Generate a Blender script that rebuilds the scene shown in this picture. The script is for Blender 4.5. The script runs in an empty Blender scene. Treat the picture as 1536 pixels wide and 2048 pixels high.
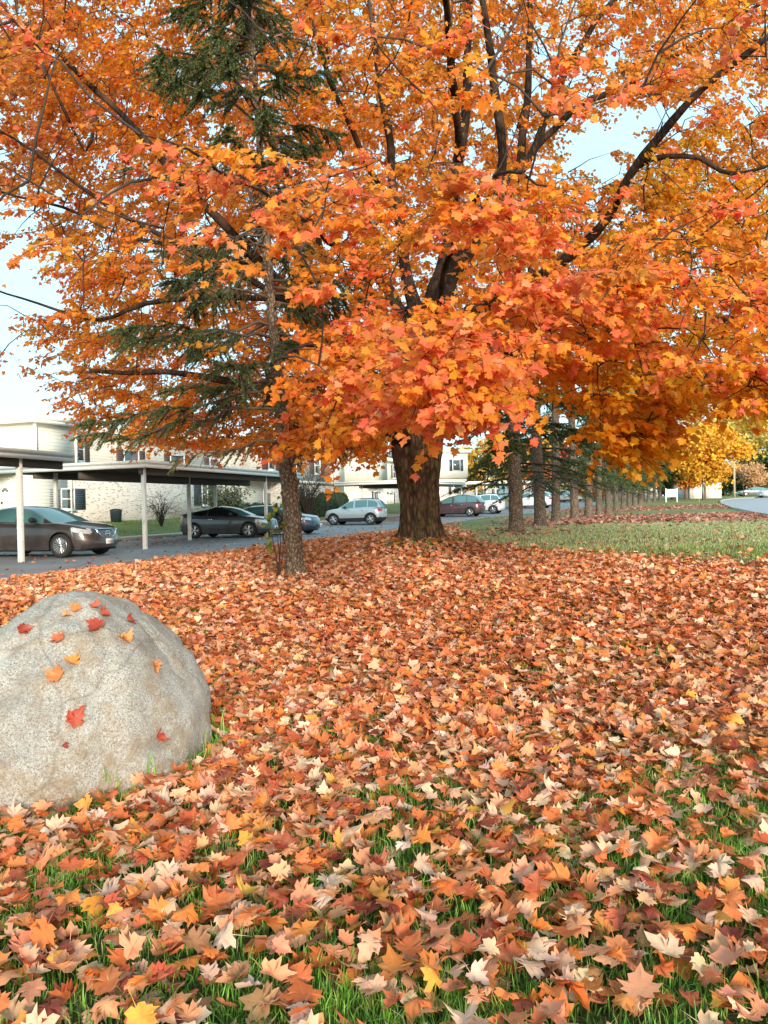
import bpy, bmesh, math, random
import numpy as np
from math import sin, cos, pi, radians, sqrt, hypot
from mathutils import Vector, Matrix, noise as mnoise
from mathutils.bvhtree import BVHTree
random.seed(7); RNG = np.random.default_rng(11)
scene = bpy.context.scene
COL = scene.collection

# ------------------------------------------------------------------ camera
CAM = Vector((0.0, 0.0, 1.3)); F = 1540.0
cd = bpy.data.cameras.new("camera"); cam = bpy.data.objects.new("camera", cd); COL.objects.link(cam)
cd.sensor_width = 36; cd.sensor_fit = 'AUTO'; cd.lens = 36 * F / 2048
cd.clip_start = 0.1; cd.clip_end = 4000
CM = Matrix.Translation(CAM) @ Matrix.Rotation(radians(90 - 0.33), 4, 'X') @ Matrix.Rotation(radians(-1.3), 4, 'Z')
cam.matrix_world = CM
scene.camera = cam
CR = np.array(CM.to_3x3())

# ------------------------------------------------------------------ light
SUN_EL, SUN_AZ = 16.0, 166.0          # azimuth clockwise from +y: behind the camera, a little to the right
wd = bpy.data.worlds.new("World"); scene.world = wd; wd.use_nodes = True
nt = wd.node_tree; nt.nodes.clear()
sky = nt.nodes.new('ShaderNodeTexSky'); sky.sky_type = 'NISHITA'; sky.sun_disc = False
sky.sun_elevation = radians(SUN_EL); sky.sun_rotation = radians(SUN_AZ)
sky.air_density = 1.0; sky.dust_density = 2.0; sky.ozone_density = 1.0
# a thin even veil of cloud whitens the blue
veil = nt.nodes.new('ShaderNodeMix'); veil.data_type = 'RGBA'; veil.inputs[0].default_value = 0.62
veil.inputs[7].default_value = (4.5, 7.3, 8.4, 1)
bg = nt.nodes.new('ShaderNodeBackground'); bg.inputs['Strength'].default_value = 0.115
wo = nt.nodes.new('ShaderNodeOutputWorld')
nt.links.new(sky.outputs[0], veil.inputs[6]); nt.links.new(veil.outputs[2], bg.inputs[0]); nt.links.new(bg.outputs[0], wo.inputs[0])
sl = bpy.data.lights.new("sun", 'SUN'); sl.energy = 3.1; sl.angle = radians(14); sl.color = (1.0, 0.90, 0.76)
so = bpy.data.objects.new("sun", sl); COL.objects.link(so)
sd = Vector((sin(radians(SUN_AZ)) * cos(radians(SUN_EL)), cos(radians(SUN_AZ)) * cos(radians(SUN_EL)), sin(radians(SUN_EL))))
so.rotation_euler = sd.to_track_quat('Z', 'Y').to_euler(); so.location = (0, -10, 30)
vs = scene.view_settings; vs.view_transform = 'Standard'; vs.look = 'None'; vs.gamma = 1; vs.exposure = 1.0; vs.use_curve_mapping = False
scene.cycles.max_bounces = 7; scene.cycles.diffuse_bounces = 4; scene.cycles.transmission_bounces = 4
scene.cycles.transparent_max_bounces = 4; scene.cycles.caustics_reflective = False; scene.cycles.caustics_refractive = False
scene.cycles.sample_clamp_indirect = 6
scene.cycles.use_denoising = True
scene.cycles.use_adaptive_sampling = False

def P(px, py, Y):
    """world point at depth Y along the photo's ray through full-size pixel (px, py)"""
    d = CR @ np.array([(px - 768) / F, -(py - 1024) / F, -1.0])
    return np.array(CAM) + d * (Y / d[1])

def pix(p):
    q = CR.T @ (np.asarray(p, float) - np.array(CAM))
    return 768 + F * q[0] / -q[2], 1024 - F * q[1] / -q[2]

# ------------------------------------------------------------------ value noise
def vnoise(x, y, seed=0):
    x = np.asarray(x, float); y = np.asarray(y, float)
    xi = np.floor(x).astype(np.int64); yi = np.floor(y).astype(np.int64)
    fx = x - xi; fy = y - yi; fx = fx * fx * (3 - 2 * fx); fy = fy * fy * (3 - 2 * fy)
    def h(a, b):
        n = (a * 374761393 + b * 668265263 + seed * 1442695041) & 0x7fffffff
        n = ((n ^ (n >> 13)) * 1274126177) & 0x7fffffff
        return ((n ^ (n >> 16)) & 0xffff) / 65535.0
    return (h(xi, yi) * (1 - fx) + h(xi + 1, yi) * fx) * (1 - fy) + (h(xi, yi + 1) * (1 - fx) + h(xi + 1, yi + 1) * fx) * fy

def fbm(x, y, seed=0):
    return .55 * vnoise(x, y, seed) + .3 * vnoise(x * 2.1, y * 2.1, seed + 1) + .15 * vnoise(x * 4.3, y * 4.3, seed + 2)

def sstep(a, b, x):
    t = np.clip((x - a) / (b - a), 0, 1); return t * t * (3 - 2 * t)

# ------------------------------------------------------------------ terrain; s runs along the parking drive, p to its far (left) side
A0 = np.array([-7.87, 25.3]); T2 = np.array([.3007, .9537]); N2 = np.array([-.9537, .3007])
MAPLE = np.array([.64, 14.5]); SPRUCE = np.array([-1.27, 11.0])
BEND = ([22, 26, 30, 35, 40, 46, 52, 60, 75, 100, 300], [0, .12, .5, 1.3, 2.4, 4.5, 6.3, 7.6, 8.7, 9.5, 10])   # the drive swings right further on
def sp(x, y):
    dx = np.asarray(x, float) - A0[0]; dy = np.asarray(y, float) - A0[1]; s = dx * T2[0] + dy * T2[1]
    return s, dx * N2[0] + dy * N2[1] + np.interp(s, *BEND)
def xyl(s, p):
    return A0[0] + s * T2[0] + p * N2[0], A0[1] + s * T2[1] + p * N2[1]
def xy(s, p): return xyl(s, p - np.interp(s, *BEND))
def edge_p(s): return np.interp(s, [-40, -10, 16, 24, 39, 300], [-4.3, -4.3, -4.1, -4.3, -4.2, -4.2])
def lot_z(y): return np.interp(y, [0, 45, 52, 62, 73, 90, 110, 150, 300], [.08, .12, .26, .45, .82, 1.2, 1.42, 1.7, 2.6])
def lawn_z(x, y):
    b = np.interp(y, [0, 4, 11, 14.5, 22, 47, 60, 75, 90, 110, 150, 300, 800], [0, .03, .3, .40, .46, .54, .62, .95, 1.3, 1.55, 2.3, 3.2, 5.0])
    r2 = (x - MAPLE[0]) ** 2 + (y - MAPLE[1]) ** 2
    return b + .30 * np.exp(-r2 / 1.9) + .05 * (fbm(x * .35, y * .35, 5) - .5)
STREET = np.array([[-3, -35], [5.8, -10], [14.9, 15], [21.2, 32.4], [29.7, 54], [37.2, 74], [42.8, 86], [52, 98], [70, 109], [110, 122], [190, 140]], float)
def street_d(x, y):
    x = np.asarray(x, float); y = np.asarray(y, float); best = np.full(np.broadcast(x, y).shape, 1e9)
    for a, b in zip(STREET[:-1], STREET[1:]):
        ab = b - a; t = np.clip(((x - a[0]) * ab[0] + (y - a[1]) * ab[1]) / (ab @ ab), 0, 1)
        best = np.minimum(best, np.hypot(x - a[0] - t * ab[0], y - a[1] - t * ab[1]))
    return best
KERB_P = 5.6
def gz(x, y):
    """finished level of whatever one would stand on"""
    x = np.asarray(x, float); y = np.asarray(y, float)
    s, p = sp(x, y); d = edge_p(s) - p
    w = sstep(-.2, 5.0, d)
    lz = lot_z(y)
    z = lz + (lawn_z(x, y) - lz) * w + .03 * sstep(0, .25, d)
    back = .13 * (p > KERB_P) + .62 * sstep(KERB_P + 1, 11, p)
    return z + back

# ------------------------------------------------------------------ mesh helpers
def link(name, me, m, parent=None):
    o = bpy.data.objects.new(name, me); COL.objects.link(o)
    if m is not None:
        me.materials.append(m)
    if parent is not None:
        o.parent = parent
    return o

def np_mesh(name, V, faces, m, parent=None, col=None, lp=None, smooth=False):
    """V (n,3); faces: list of int arrays (k,3) / (k,4)"""
    V = np.asarray(V, np.float32)
    if parent is not None:
        V = V - np.array(parent.location, np.float32)
    me = bpy.data.meshes.new(name)
    me.vertices.add(len(V)); me.vertices.foreach_set('co', V.ravel())
    fl = [np.asarray(f, np.int32) for f in faces if len(f)]
    idx = np.concatenate([f.ravel() for f in fl]); tot = np.concatenate([np.full(len(f), f.shape[1], np.int32) for f in fl])
    st = np.concatenate([[0], np.cumsum(tot)[:-1]]).astype(np.int32)
    me.loops.add(len(idx)); me.loops.foreach_set('vertex_index', idx)
    me.polygons.add(len(tot)); me.polygons.foreach_set('loop_start', st); me.polygons.foreach_set('loop_total', tot)
    if smooth:
        me.polygons.foreach_set('use_smooth', np.ones(len(tot), bool))
    if col is not None:
        a = me.attributes.new('tint', 'FLOAT_COLOR', 'POINT')
        c = np.ones((len(V), 4), np.float32); c[:, :3] = col; a.data.foreach_set('color', c.ravel())
    if lp is not None:
        a = me.attributes.new('blade', 'FLOAT_VECTOR', 'POINT'); a.data.foreach_set('vector', np.asarray(lp, np.float32).ravel())
    me.update(calc_edges=True); me.validate()
    return link(name, me, m, parent)

class MB:
    """collects simple shapes in world coordinates, built as one mesh"""
    def __init__(s): s.v = []; s.q = []; s.t = []; s.n = 0; s.cols = []
    def add(s, V, quads=(), tris=(), col=None):
        V = np.asarray(V, float)
        if len(quads): s.q.append(np.asarray(quads, int) + s.n)
        if len(tris): s.t.append(np.asarray(tris, int) + s.n)
        s.v.append(V); s.n += len(V)
        if col is not None: s.cols.append(np.broadcast_to(np.asarray(col, float), (len(V), 3)))
        return s
    def box(s, c, ex, ey, ez):
        """c = centre; ex ey ez = half-axis vectors"""
        c, ex, ey, ez = (np.asarray(a, float) for a in (c, ex, ey, ez))
        V = [c + a * ex + b * ey + d * ez for a in (-1, 1) for b in (-1, 1) for d in (-1, 1)]
        return s.add(V, [(0, 1, 3, 2), (4, 6, 7, 5), (0, 4, 5, 1), (2, 3, 7, 6), (0, 2, 6, 4), (1, 5, 7, 3)])
    def abox(s, x0, x1, y0, y1, z0, z1):
        return s.box(((x0 + x1) / 2, (y0 + y1) / 2, (z0 + z1) / 2), ((x1 - x0) / 2, 0, 0), (0, (y1 - y0) / 2, 0), (0, 0, (z1 - z0) / 2))
    def sbox(s, s0, s1, p0, p1, z0, z1):
        cx, cy = xyl((s0 + s1) / 2, (p0 + p1) / 2)
        return s.box((cx, cy, (z0 + z1) / 2), (*(T2 * (s1 - s0) / 2), 0), (*(N2 * (p1 - p0) / 2), 0), (0, 0, (z1 - z0) / 2))
    def tube(s, pts, rad, k=6, cap=True, col=None):
        pts = np.asarray(pts, float); n = len(pts)
        rad = np.broadcast_to(np.asarray(rad, float), (n,))
        tg = np.gradient(pts, axis=0); tg /= np.maximum(np.linalg.norm(tg, axis=1, keepdims=True), 1e-9)
        ref = np.array([0, 0, 1.0]) if abs(tg[0][2]) < .8 else np.array([1.0, 0, 0])
        V = []; u = None
        for i in range(n):
            if u is None:
                u = np.cross(tg[i], ref)
            u = u - tg[i] * (u @ tg[i]); u /= max(np.linalg.norm(u), 1e-9); w = np.cross(tg[i], u)
            for j in range(k):
                a = 2 * pi * j / k; V.append(pts[i] + rad[i] * (cos(a) * u + sin(a) * w))
        Q = [(i * k + j, i * k + (j + 1) % k, (i + 1) * k + (j + 1) % k, (i + 1) * k + j) for i in range(n - 1) for j in range(k)]
        Tt = []
        if cap and rad[-1] > .004:
            V.append(pts[-1]); e = len(V) - 1; Tt += [((n - 1) * k + j, (n - 1) * k + (j + 1) % k, e) for j in range(k)]
            V.append(pts[0]); e = len(V) - 1; Tt += [((j + 1) % k, j, e) for j in range(k)]
        return s.add(V, Q, Tt, col)
    def lathe(s, prof, k=24, M=None):
        """profile [(r, z)...] turned about z, then M (4x4)"""
        V = []; n = len(prof)
        for r, z in prof:
            for j in range(k):
                a = 2 * pi * j / k; V.append((r * cos(a), r * sin(a), z))
        V = np.array(V)
        if M is not None:
            M = np.array(M); V = V @ M[:3, :3].T + M[:3, 3]
        return s.add(V, [(i * k + j, i * k + (j + 1) % k, (i + 1) * k + (j + 1) % k, (i + 1) * k + j) for i in range(n - 1) for j in range(k)])
    def grid(s, G):
        G = np.asarray(G, float); a, b = G.shape[:2]
        return s.add(G.reshape(-1, 3), [(i * b + j, (i + 1) * b + j, (i + 1) * b + j + 1, i * b + j + 1) for i in range(a - 1) for j in range(b - 1)])
    def build(s, name, m, parent=None, smooth=False, bevel=0):
        o = np_mesh(name, np.concatenate(s.v), [np.concatenate(a) for a in (s.q, s.t) if a], m, parent, smooth=smooth,
                    col=np.concatenate(s.cols) if s.cols and len(s.cols) == len(s.v) else None)
        if bevel:
            b = o.modifiers.new('bevel', 'BEVEL'); b.width = bevel; b.segments = 2; b.limit_method = 'ANGLE'
        return o

def tag(o, label=None, cat=None, group=None, kind=None):
    if label: o['label'] = label
    if cat: o['category'] = cat
    if group: o['group'] = group
    if kind: o['kind'] = kind
    return o
def thing(name, label, cat, loc, group=None, rz=0):
    o = bpy.data.objects.new(name, None); COL.objects.link(o); o.location = tuple(float(a) for a in loc); o.rotation_euler = (0, 0, rz); o.empty_display_size = .3
    return tag(o, label, cat, group)
def copy_tree(o, parent=None):
    c = o.copy(); COL.objects.link(c)
    if parent is not None: c.parent = parent
    for ch in list(o.children): copy_tree(ch, c)
    return c

# ------------------------------------------------------------------ materials
class NT:
    def __init__(s, name):
        s.m = bpy.data.materials.new(name); s.m.use_nodes = True; s.t = s.m.node_tree; s.t.nodes.clear()
        s.out = s.n('ShaderNodeOutputMaterial')
    def n(s, kind, **kw):
        x = s.t.nodes.new(kind)
        for k, v in kw.items(): setattr(x, k, v)
        return x
    def l(s, a, b): s.t.links.new(a, b)
    def val(s, sock, v):
        if hasattr(v, 'is_output'): s.l(v, sock)
        elif isinstance(v, (tuple, list)): sock.default_value = (*v, 1) if len(v) == 3 and sock.type == 'RGBA' else v
        else: sock.default_value = v
    def coord(s, kind='Object'): return s.n('ShaderNodeTexCoord').outputs[kind]
    def geo(s): return s.n('ShaderNodeNewGeometry').outputs['Position']
    def scale(s, v, sc):
        m = s.n('ShaderNodeMapping'); s.l(v, m.inputs[0]); m.inputs['Scale'].default_value = sc; return m.outputs[0]
    def noise(s, v, sc, det=5, rough=.55, dist=0):
        x = s.n('ShaderNodeTexNoise'); s.l(v, x.inputs['Vector']); x.inputs['Scale'].default_value = sc; x.inputs['Detail'].default_value = det
        x.inputs['Roughness'].default_value = rough; x.inputs['Distortion'].default_value = dist; return x.outputs['Fac']
    def voro(s, v, sc, feat='F1', out='Distance'):
        x = s.n('ShaderNodeTexVoronoi'); x.feature = feat; s.l(v, x.inputs['Vector']); x.inputs['Scale'].default_value = sc; return x.outputs[out]
    def ramp(s, f, stops, interp='LINEAR'):
        r = s.n('ShaderNodeValToRGB'); s.l(f, r.inputs[0]); r.color_ramp.interpolation = interp
        e = r.color_ramp.elements
        while len(e) < len(stops): e.new(.5)
        for i, (p, c) in enumerate(stops):
            e[i].position = p; e[i].color = (*c, 1) if isinstance(c, (tuple, list)) else (c, c, c, 1)
        return r.outputs[0]
    def mix(s, f, a, b, mode='MIX'):
        x = s.n('ShaderNodeMix', data_type='RGBA', blend_type=mode); s.val(x.inputs[0], f); s.val(x.inputs[6], a); s.val(x.inputs[7], b); return x.outputs[2]
    def math(s, op, a, b=0.0):
        x = s.n('ShaderNodeMath', operation=op); s.val(x.inputs[0], a); s.val(x.inputs[1], b); return x.outputs[0]
    def bump(s, h, st=.3, dist=.02):
        b = s.n('ShaderNodeBump'); s.l(h, b.inputs['Height']); b.inputs['Strength'].default_value = st; b.inputs['Distance'].default_value = dist; return b.outputs[0]
    def bsdf(s, col, rough=.7, metal=0, spec=.5, coat=0, normal=None, **kw):
        b = s.n('ShaderNodeBsdfPrincipled'); s.val(b.inputs['Base Color'], col); s.val(b.inputs['Roughness'], rough); b.inputs['Metallic'].default_value = metal
        b.inputs['Specular IOR Level'].default_value = spec; b.inputs['Coat Weight'].default_value = coat; b.inputs['Coat Roughness'].default_value = .04
        if normal is not None: s.l(normal, b.inputs['Normal'])
        return b.outputs[0]
    def done(s, sh): s.l(sh, s.out.inputs['Surface']); return s.m

def m_plain(name, col, rough=.6, metal=0, coat=0, var=.12, sc=6, bump=0, spec=.5):
    t = NT(name); v = t.coord()
    f = t.noise(v, sc, 6)
    c = t.mix(f, tuple(a * (1 - var) for a in col), tuple(min(1, a * (1 + var)) for a in col))
    nm = t.bump(t.noise(v, sc * 6, 4), bump, .01) if bump else None
    return t.done(t.bsdf(c, rough, metal, spec, coat, nm))

def m_leaf(name, trans=.35, rough=.55, spec=.25, spots=.0):
    t = NT(name)
    a = t.n('ShaderNodeAttribute', attribute_name='tint'); b = t.n('ShaderNodeAttribute', attribute_name='blade')
    x = t.n('ShaderNodeSeparateXYZ'); t.l(b.outputs['Vector'], x.inputs[0])
    ang = t.math('ARCTAN2', x.outputs[0], x.outputs[1])                # veins fan out from the stalk
    vein = t.math('ABSOLUTE', t.math('SINE', t.math('MULTIPLY', ang, pi / .72)))
    vf = t.ramp(vein, [(0, .55), (.10, 0.0)])
    c = t.mix(vf, a.outputs['Color'], t.mix(.45, a.outputs['Color'], (.75, .42, .16)))
    if spots:
        sn = t.noise(t.geo(), 45, 3); bl = t.noise(t.geo(), 16, 3)
        c = t.mix(t.ramp(bl, [(.5, 0.0), (.7, .4)]), c, t.mix(.6, c, (.62, .34, .16)))
        c = t.mix(t.ramp(sn, [(.52, 0.0), (.72, spots)]), c, t.mix(.5, c, (.10, .03, .012)))
    p = t.bsdf(c, rough, 0, spec)
    tr = t.n('ShaderNodeBsdfTranslucent'); t.l(c, tr.inputs[0])
    mx = t.n('ShaderNodeMixShader'); mx.inputs[0].default_value = trans; t.l(p, mx.inputs[1]); t.l(tr.outputs[0], mx.inputs[2])
    return t.done(mx.outputs[0])

def m_tint(name, trans=.25, rough=.6):
    t = NT(name); a = t.n('ShaderNodeAttribute', attribute_name='tint')
    p = t.bsdf(a.outputs['Color'], rough, 0, .25)
    tr = t.n('ShaderNodeBsdfTranslucent'); t.l(a.outputs['Color'], tr.inputs[0])
    mx = t.n('ShaderNodeMixShader'); mx.inputs[0].default_value = trans; t.l(p, mx.inputs[1]); t.l(tr.outputs[0], mx.inputs[2])
    return t.done(mx.outputs[0])

def m_bark(name, dark, light, moss=None, sx=14, sz=2.2, bump=.9):
    t = NT(name); v = t.geo()
    w = t.noise(t.scale(v, (sx, sx, sz)), 1.0, 7, .62, .6)
    g = t.voro(t.scale(v, (sx * .9, sx * .9, sz * 1.1)), 1.0, 'DISTANCE_TO_EDGE')
    h = t.math('ADD', t.math('MULTIPLY', w, .7), t.math('MINIMUM', g, .35))
    c = t.ramp(h, [(.28, tuple(a * .45 for a in dark)), (.45, dark), (.75, light)])
    c = t.mix(t.ramp(t.noise(v, 2.3, 4), [(.45, 0.0), (.7, .55)]), c, t.mix(.5, c, (.22, .13, .08)))
    if moss:
        f = t.ramp(t.noise(v, 5, 5), [(.58, 0.0), (.66, .7)]); c = t.mix(f, c, moss)
    return t.done(t.bsdf(c, .9, 0, .15, 0, t.bump(h, bump, .03)))

M_LEAF = m_leaf('maple_leaf', .60, .5, .25)
M_LITTER = m_leaf('dry_leaf', .12, .55, .3, .5)
M_NEEDLE = m_tint('needles', .15, .6)
M_GRASS = m_tint('grass_blade', .30, .5)
M_FAR = m_tint('far_foliage', .30, .6)
M_BARK = m_bark('maple_bark', (.075, .045, .026), (.20, .135, .08), (.15, .14, .05), 15, 3.6, 1.0)
M_BRANCH = m_bark('branch_bark', (.018, .012, .009), (.048, .031, .022), None, 18, 5, .5)
M_SBARK = m_bark('spruce_bark', (.13, .09, .062), (.36, .275, .20), None, 26, 13, 1.0)
M_SBARK2 = m_bark('row_bark', (.10, .075, .058), (.27, .21, .16), None, 20, 10, .9)
M_TWIG = m_plain('twig', (.035, .022, .016), .85)
# ------------------------------------------------------------------ ground, drive, street
def m_ground():
    t = NT('lawn_soil'); v = t.geo()
    a = t.noise(v, .35, 5); b = t.noise(v, 6, 6, .7); c = t.noise(v, 60, 3, .7)
    col = t.ramp(a, [(.3, (.16, .20, .06)), (.55, (.26, .29, .12)), (.75, (.33, .33, .17))])
    col = t.mix(t.ramp(b, [(.35, 0.0), (.75, .6)]), col, (.26, .24, .11))
    ps = t.n('ShaderNodeSeparateXYZ'); t.l(v, ps.inputs[0])       # shade between the near blades is put into the soil colour; paler turf beyond
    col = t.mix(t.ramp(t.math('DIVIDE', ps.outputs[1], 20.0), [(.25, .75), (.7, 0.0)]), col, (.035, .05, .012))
    col = t.mix(t.ramp(c, [(.35, .7), (.6, 0.0)]), col, (.03, .035, .012))
    return t.done(t.bsdf(col, .95, 0, .1, 0, t.bump(c, .8, .03)))
def m_asphalt(name, base, var):
    t = NT(name); v = t.geo()
    a = t.noise(v, .8, 5, .65); b = t.noise(v, 140, 2, .8); w = t.noise(v, 5, 6, .7)
    col = t.ramp(a, [(.3, tuple(x * (1 - var) for x in base)), (.7, tuple(x * (1 + var) for x in base))])
    col = t.mix(t.ramp(b, [(.4, .35), (.62, 0.0)]), col, tuple(x * .45 for x in base))
    cr = t.voro(t.scale(v, (.35, .35, .35)), 1.0, 'DISTANCE_TO_EDGE')
    col = t.mix(t.ramp(cr, [(.0, .7), (.012, 0.0)]), col, tuple(x * .3 for x in base))
    return t.done(t.bsdf(col, t.ramp(w, [(.3, .75), (.7, .95)]), 0, .3, 0, t.bump(b, .35, .01)))
M_GROUND = m_ground(); M_ASPH = m_asphalt('asphalt', (.25, .25, .255), .2); M_STREET = m_asphalt('street_asphalt', (.36, .37, .39), .06)
M_CONC = m_plain('concrete', (.36, .34, .31), .85, var=.2, sc=3, bump=.2)

def axis(segs):
    out = []
    for a, b, st in segs: out.append(np.arange(a, b, st))
    return np.unique(np.concatenate(out + [[segs[-1][1]]]))
gx = axis([(-900, -200, 70), (-200, -60, 10), (-60, -22, 1.2), (-22, 14, .3), (14, 60, .9), (60, 200, 8), (200, 900, 70)])
gy = axis([(-60, -6, 4), (-6, 30, .3), (30, 62, .6), (62, 150, 1.6), (150, 400, 14), (400, 1800, 120)])
X, Yg = np.meshgrid(gx, gy, indexing='ij')
S, Pp = sp(X, Yg)
in_lot = sstep(0.0, .35, Pp - edge_p(S)) * sstep(0, .3, (KERB_P + .95) - Pp) * (S < 100) * (S > -45)
in_st = sstep(0, .5, 4.6 - street_d(X, Yg))
Z = gz(X, Yg) - .10 * np.maximum(in_lot, in_st)
Z = np.where((Pp > KERB_P - .5) & (Pp < KERB_P + .5) & (S < 100) & (S > -45), np.minimum(Z, lot_z(Yg) - .06), Z)
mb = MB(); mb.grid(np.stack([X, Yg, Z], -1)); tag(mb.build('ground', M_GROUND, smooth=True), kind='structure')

ss = np.arange(-42, 98.1, 1.0); G = []
for s in ss:
    e = edge_p(s); row = []
    wob = .16 * (vnoise(s * .9, 0, 31) - .5) + .2 * (vnoise(s * .25, 3, 32) - .5)
    for k in range(9):
        p = e - .05 + wob * (1 - k / 8) + (KERB_P - e + .05) * k / 8; x, y = xy(s, p); row.append((x, y, float(lot_z(y)) + .008 + .02 * (k == 0)))
    G.append(row)
mb = MB(); mb.grid(G); tag(mb.build('parking_drive', M_ASPH, smooth=True), kind='structure')
# kerb and walk behind the bays
mb = MB(); G = []
for s in ss:
    row = []
    for p, dz in ((KERB_P, -.05), (KERB_P, .12), (KERB_P + .02, .14), (KERB_P + 1.15, .145), (KERB_P + 1.15, .0)):
        x, y = xy(s, p); row.append((x, y, float(lot_z(y)) + dz))
    G.append(row)
mb.grid(G); tag(mb.build('kerb_walk', M_CONC), kind='structure')
# street, with its low kerb
def offset_path(P2, d):
    t = np.gradient(P2, axis=0); t /= np.linalg.norm(t, axis=1, keepdims=True); return P2 + np.stack([-t[:, 1], t[:, 0]], 1) * d
def resample(P2, n):
    L = np.concatenate([[0], np.cumsum(np.linalg.norm(np.diff(P2, axis=0), axis=1))]); u = np.linspace(0, L[-1], n)
    return np.stack([np.interp(u, L, P2[:, 0]), np.interp(u, L, P2[:, 1])], 1)
def smooth_path(P2, it=3):
    for _ in range(it):
        Q = [P2[0]]
        for a, b in zip(P2[:-1], P2[1:]): Q += [.75 * a + .25 * b, .25 * a + .75 * b]
        P2 = np.array(Q + [P2[-1]])
    return P2
ST = resample(smooth_path(STREET), 160)
G = np.stack([np.concatenate([o, gz(o[:, 0], o[:, 1])[:, None] + .01], 1) for o in [offset_path(ST, d) for d in np.linspace(4.5, -4.5, 7)]], 1)
mb = MB(); mb.grid(G); tag(mb.build('street', M_STREET, smooth=True), kind='structure')
for d in (1, -1):
    G = np.stack([np.concatenate([o, gz(o[:, 0], o[:, 1])[:, None] + dz], 1) for o, dz in ((offset_path(ST, d * 4.5), -.05), (offset_path(ST, d * 4.5), .10), (offset_path(ST, d * 4.65), .11), (offset_path(ST, d * 4.66), -.05))], 1)
    mb = MB(); mb.grid(G); tag(mb.build('street_kerb', M_CONC), kind='structure')

# ------------------------------------------------------------------ leaf shapes
HALF17 = [(.17, -.09), (.40, -.04), (.32, .09), (.50, .17), (.60, .43), (.44, .41), (.29, .45), (.34, .65), (.15, .71)]
def outline(half, tip=(0, 1.0), base=(0, 0.02)):
    h = np.array(half, float); return np.array([base, *h, tip, *[(-x, y) for x, y in h[::-1]]])
def leaf_template(half):
    o = outline(half); c = np.array([[0, .32]]); n = len(o)
    stalk = np.array([(-.014, .03), (.014, .03), (.0, -.55)])
    V = np.concatenate([c, o, stalk]); Tt = [(0, 1 + (i + 1) % n, 1 + i) for i in range(n)] + [(n + 1, n + 3, n + 2)]
    V3 = np.zeros((len(V), 3)); V3[:, :2] = V; return V3, np.array(Tt)[:, ::-1]
def leaf_ring(half):
    o = outline(half); c = np.array([[0, .32]]); n = len(o); r = c + (o - c) * .55; stalk = np.array([(-.014, .03), (.014, .03), (.0, -.55)])
    V = np.concatenate([c, r, o, stalk]); T_ = []
    for i in range(n):
        j = (i + 1) % n; T_ += [(0, 1 + j, 1 + i), (1 + i, 1 + j, 1 + n + j), (1 + i, 1 + n + j, 1 + n + i)]
    T_.append((2 * n + 1, 2 * n + 3, 2 * n + 2)); V3 = np.zeros((len(V), 3)); V3[:, :2] = V; return V3, np.array(T_)[:, ::-1]
LEAF_HI = leaf_template(HALF17); LEAF_NEAR = leaf_ring([(.16, -.09), (.40, -.05), (.33, .08), (.52, .16), (.47, .24), (.61, .43), (.45, .41), (.30, .46), (.36, .64), (.20, .68), (.13, .80)])
LEAF_LO = leaf_template([(.39, -.05), (.34, .12), (.59, .43), (.29, .45), (.30, .67)])
def frames(Nn, Tn):
    Nn = Nn / np.linalg.norm(Nn, axis=1, keepdims=True)
    Tn = Tn - Nn * (Tn * Nn).sum(1, keepdims=True); Tn /= np.maximum(np.linalg.norm(Tn, axis=1, keepdims=True), 1e-6)
    return np.stack([np.cross(Tn, Nn), Tn, Nn], 2)
def leaves(tmpl, pos, R, size, curl, fold, twist, col, rng):
    """arrays for N bent leaves -> verts, tris, tint, blade coords"""
    V, Tt = tmpl; n = len(V); N = len(pos)
    L = np.broadcast_to(V, (N, n, 3)).copy()
    L[:, :, :2] *= rng.uniform(.78, 1.14, (N, 1, 2)); L[:, 1:-3, :2] += rng.normal(0, .022, (N, n - 4, 2))
    x = L[:, :, 0]; y = L[:, :, 1] - .3
    L[:, :, 2] = curl[:, None] * (x * x * 1.2 + y * y * .8) + .5 * curl[:, None] * np.sin(3.5 * x + 5 * curl[:, None]) * np.abs(y) + fold[:, None] * np.abs(x) + twist[:, None] * x * y
    L[:, -1, 2] += .1
    W = np.einsum('nij,nkj->nki', R, L * size[:, None, None]) + pos[:, None, :]
    F_ = (Tt[None] + (np.arange(N) * n)[:, None, None]).reshape(-1, 3)
    C = np.repeat(col, n, 0)
    B = np.zeros((N, n, 3)); B[:] = V[None]; B[:, :, 1] += .02
    return W.reshape(-1, 3), F_, C, B.reshape(-1, 3)
class Leaves:
    def __init__(s): s.a = []
    def add(s, *r): s.a.append(r)
    def build(s, name, m, parent=None):
        V, Fs, C, B = [], [], [], []; n = 0
        for v, f, c, b in s.a: V.append(v); Fs.append(f + n); C.append(c); B.append(b); n += len(v)
        return np_mesh(name, np.concatenate(V), [np.concatenate(Fs)], m, parent, np.concatenate(C), np.concatenate(B), smooth=True)
def pick(pal, N, rng, jit=.14):
    pal = np.array(pal, float); w = pal[:, 3] / pal[:, 3].sum(); c = pal[rng.choice(len(pal), N, p=w), :3]
    return np.clip(c * rng.normal(1, jit, (N, 1)) * rng.normal(1, jit * .45, (N, 3)), .004, .95)

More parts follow.
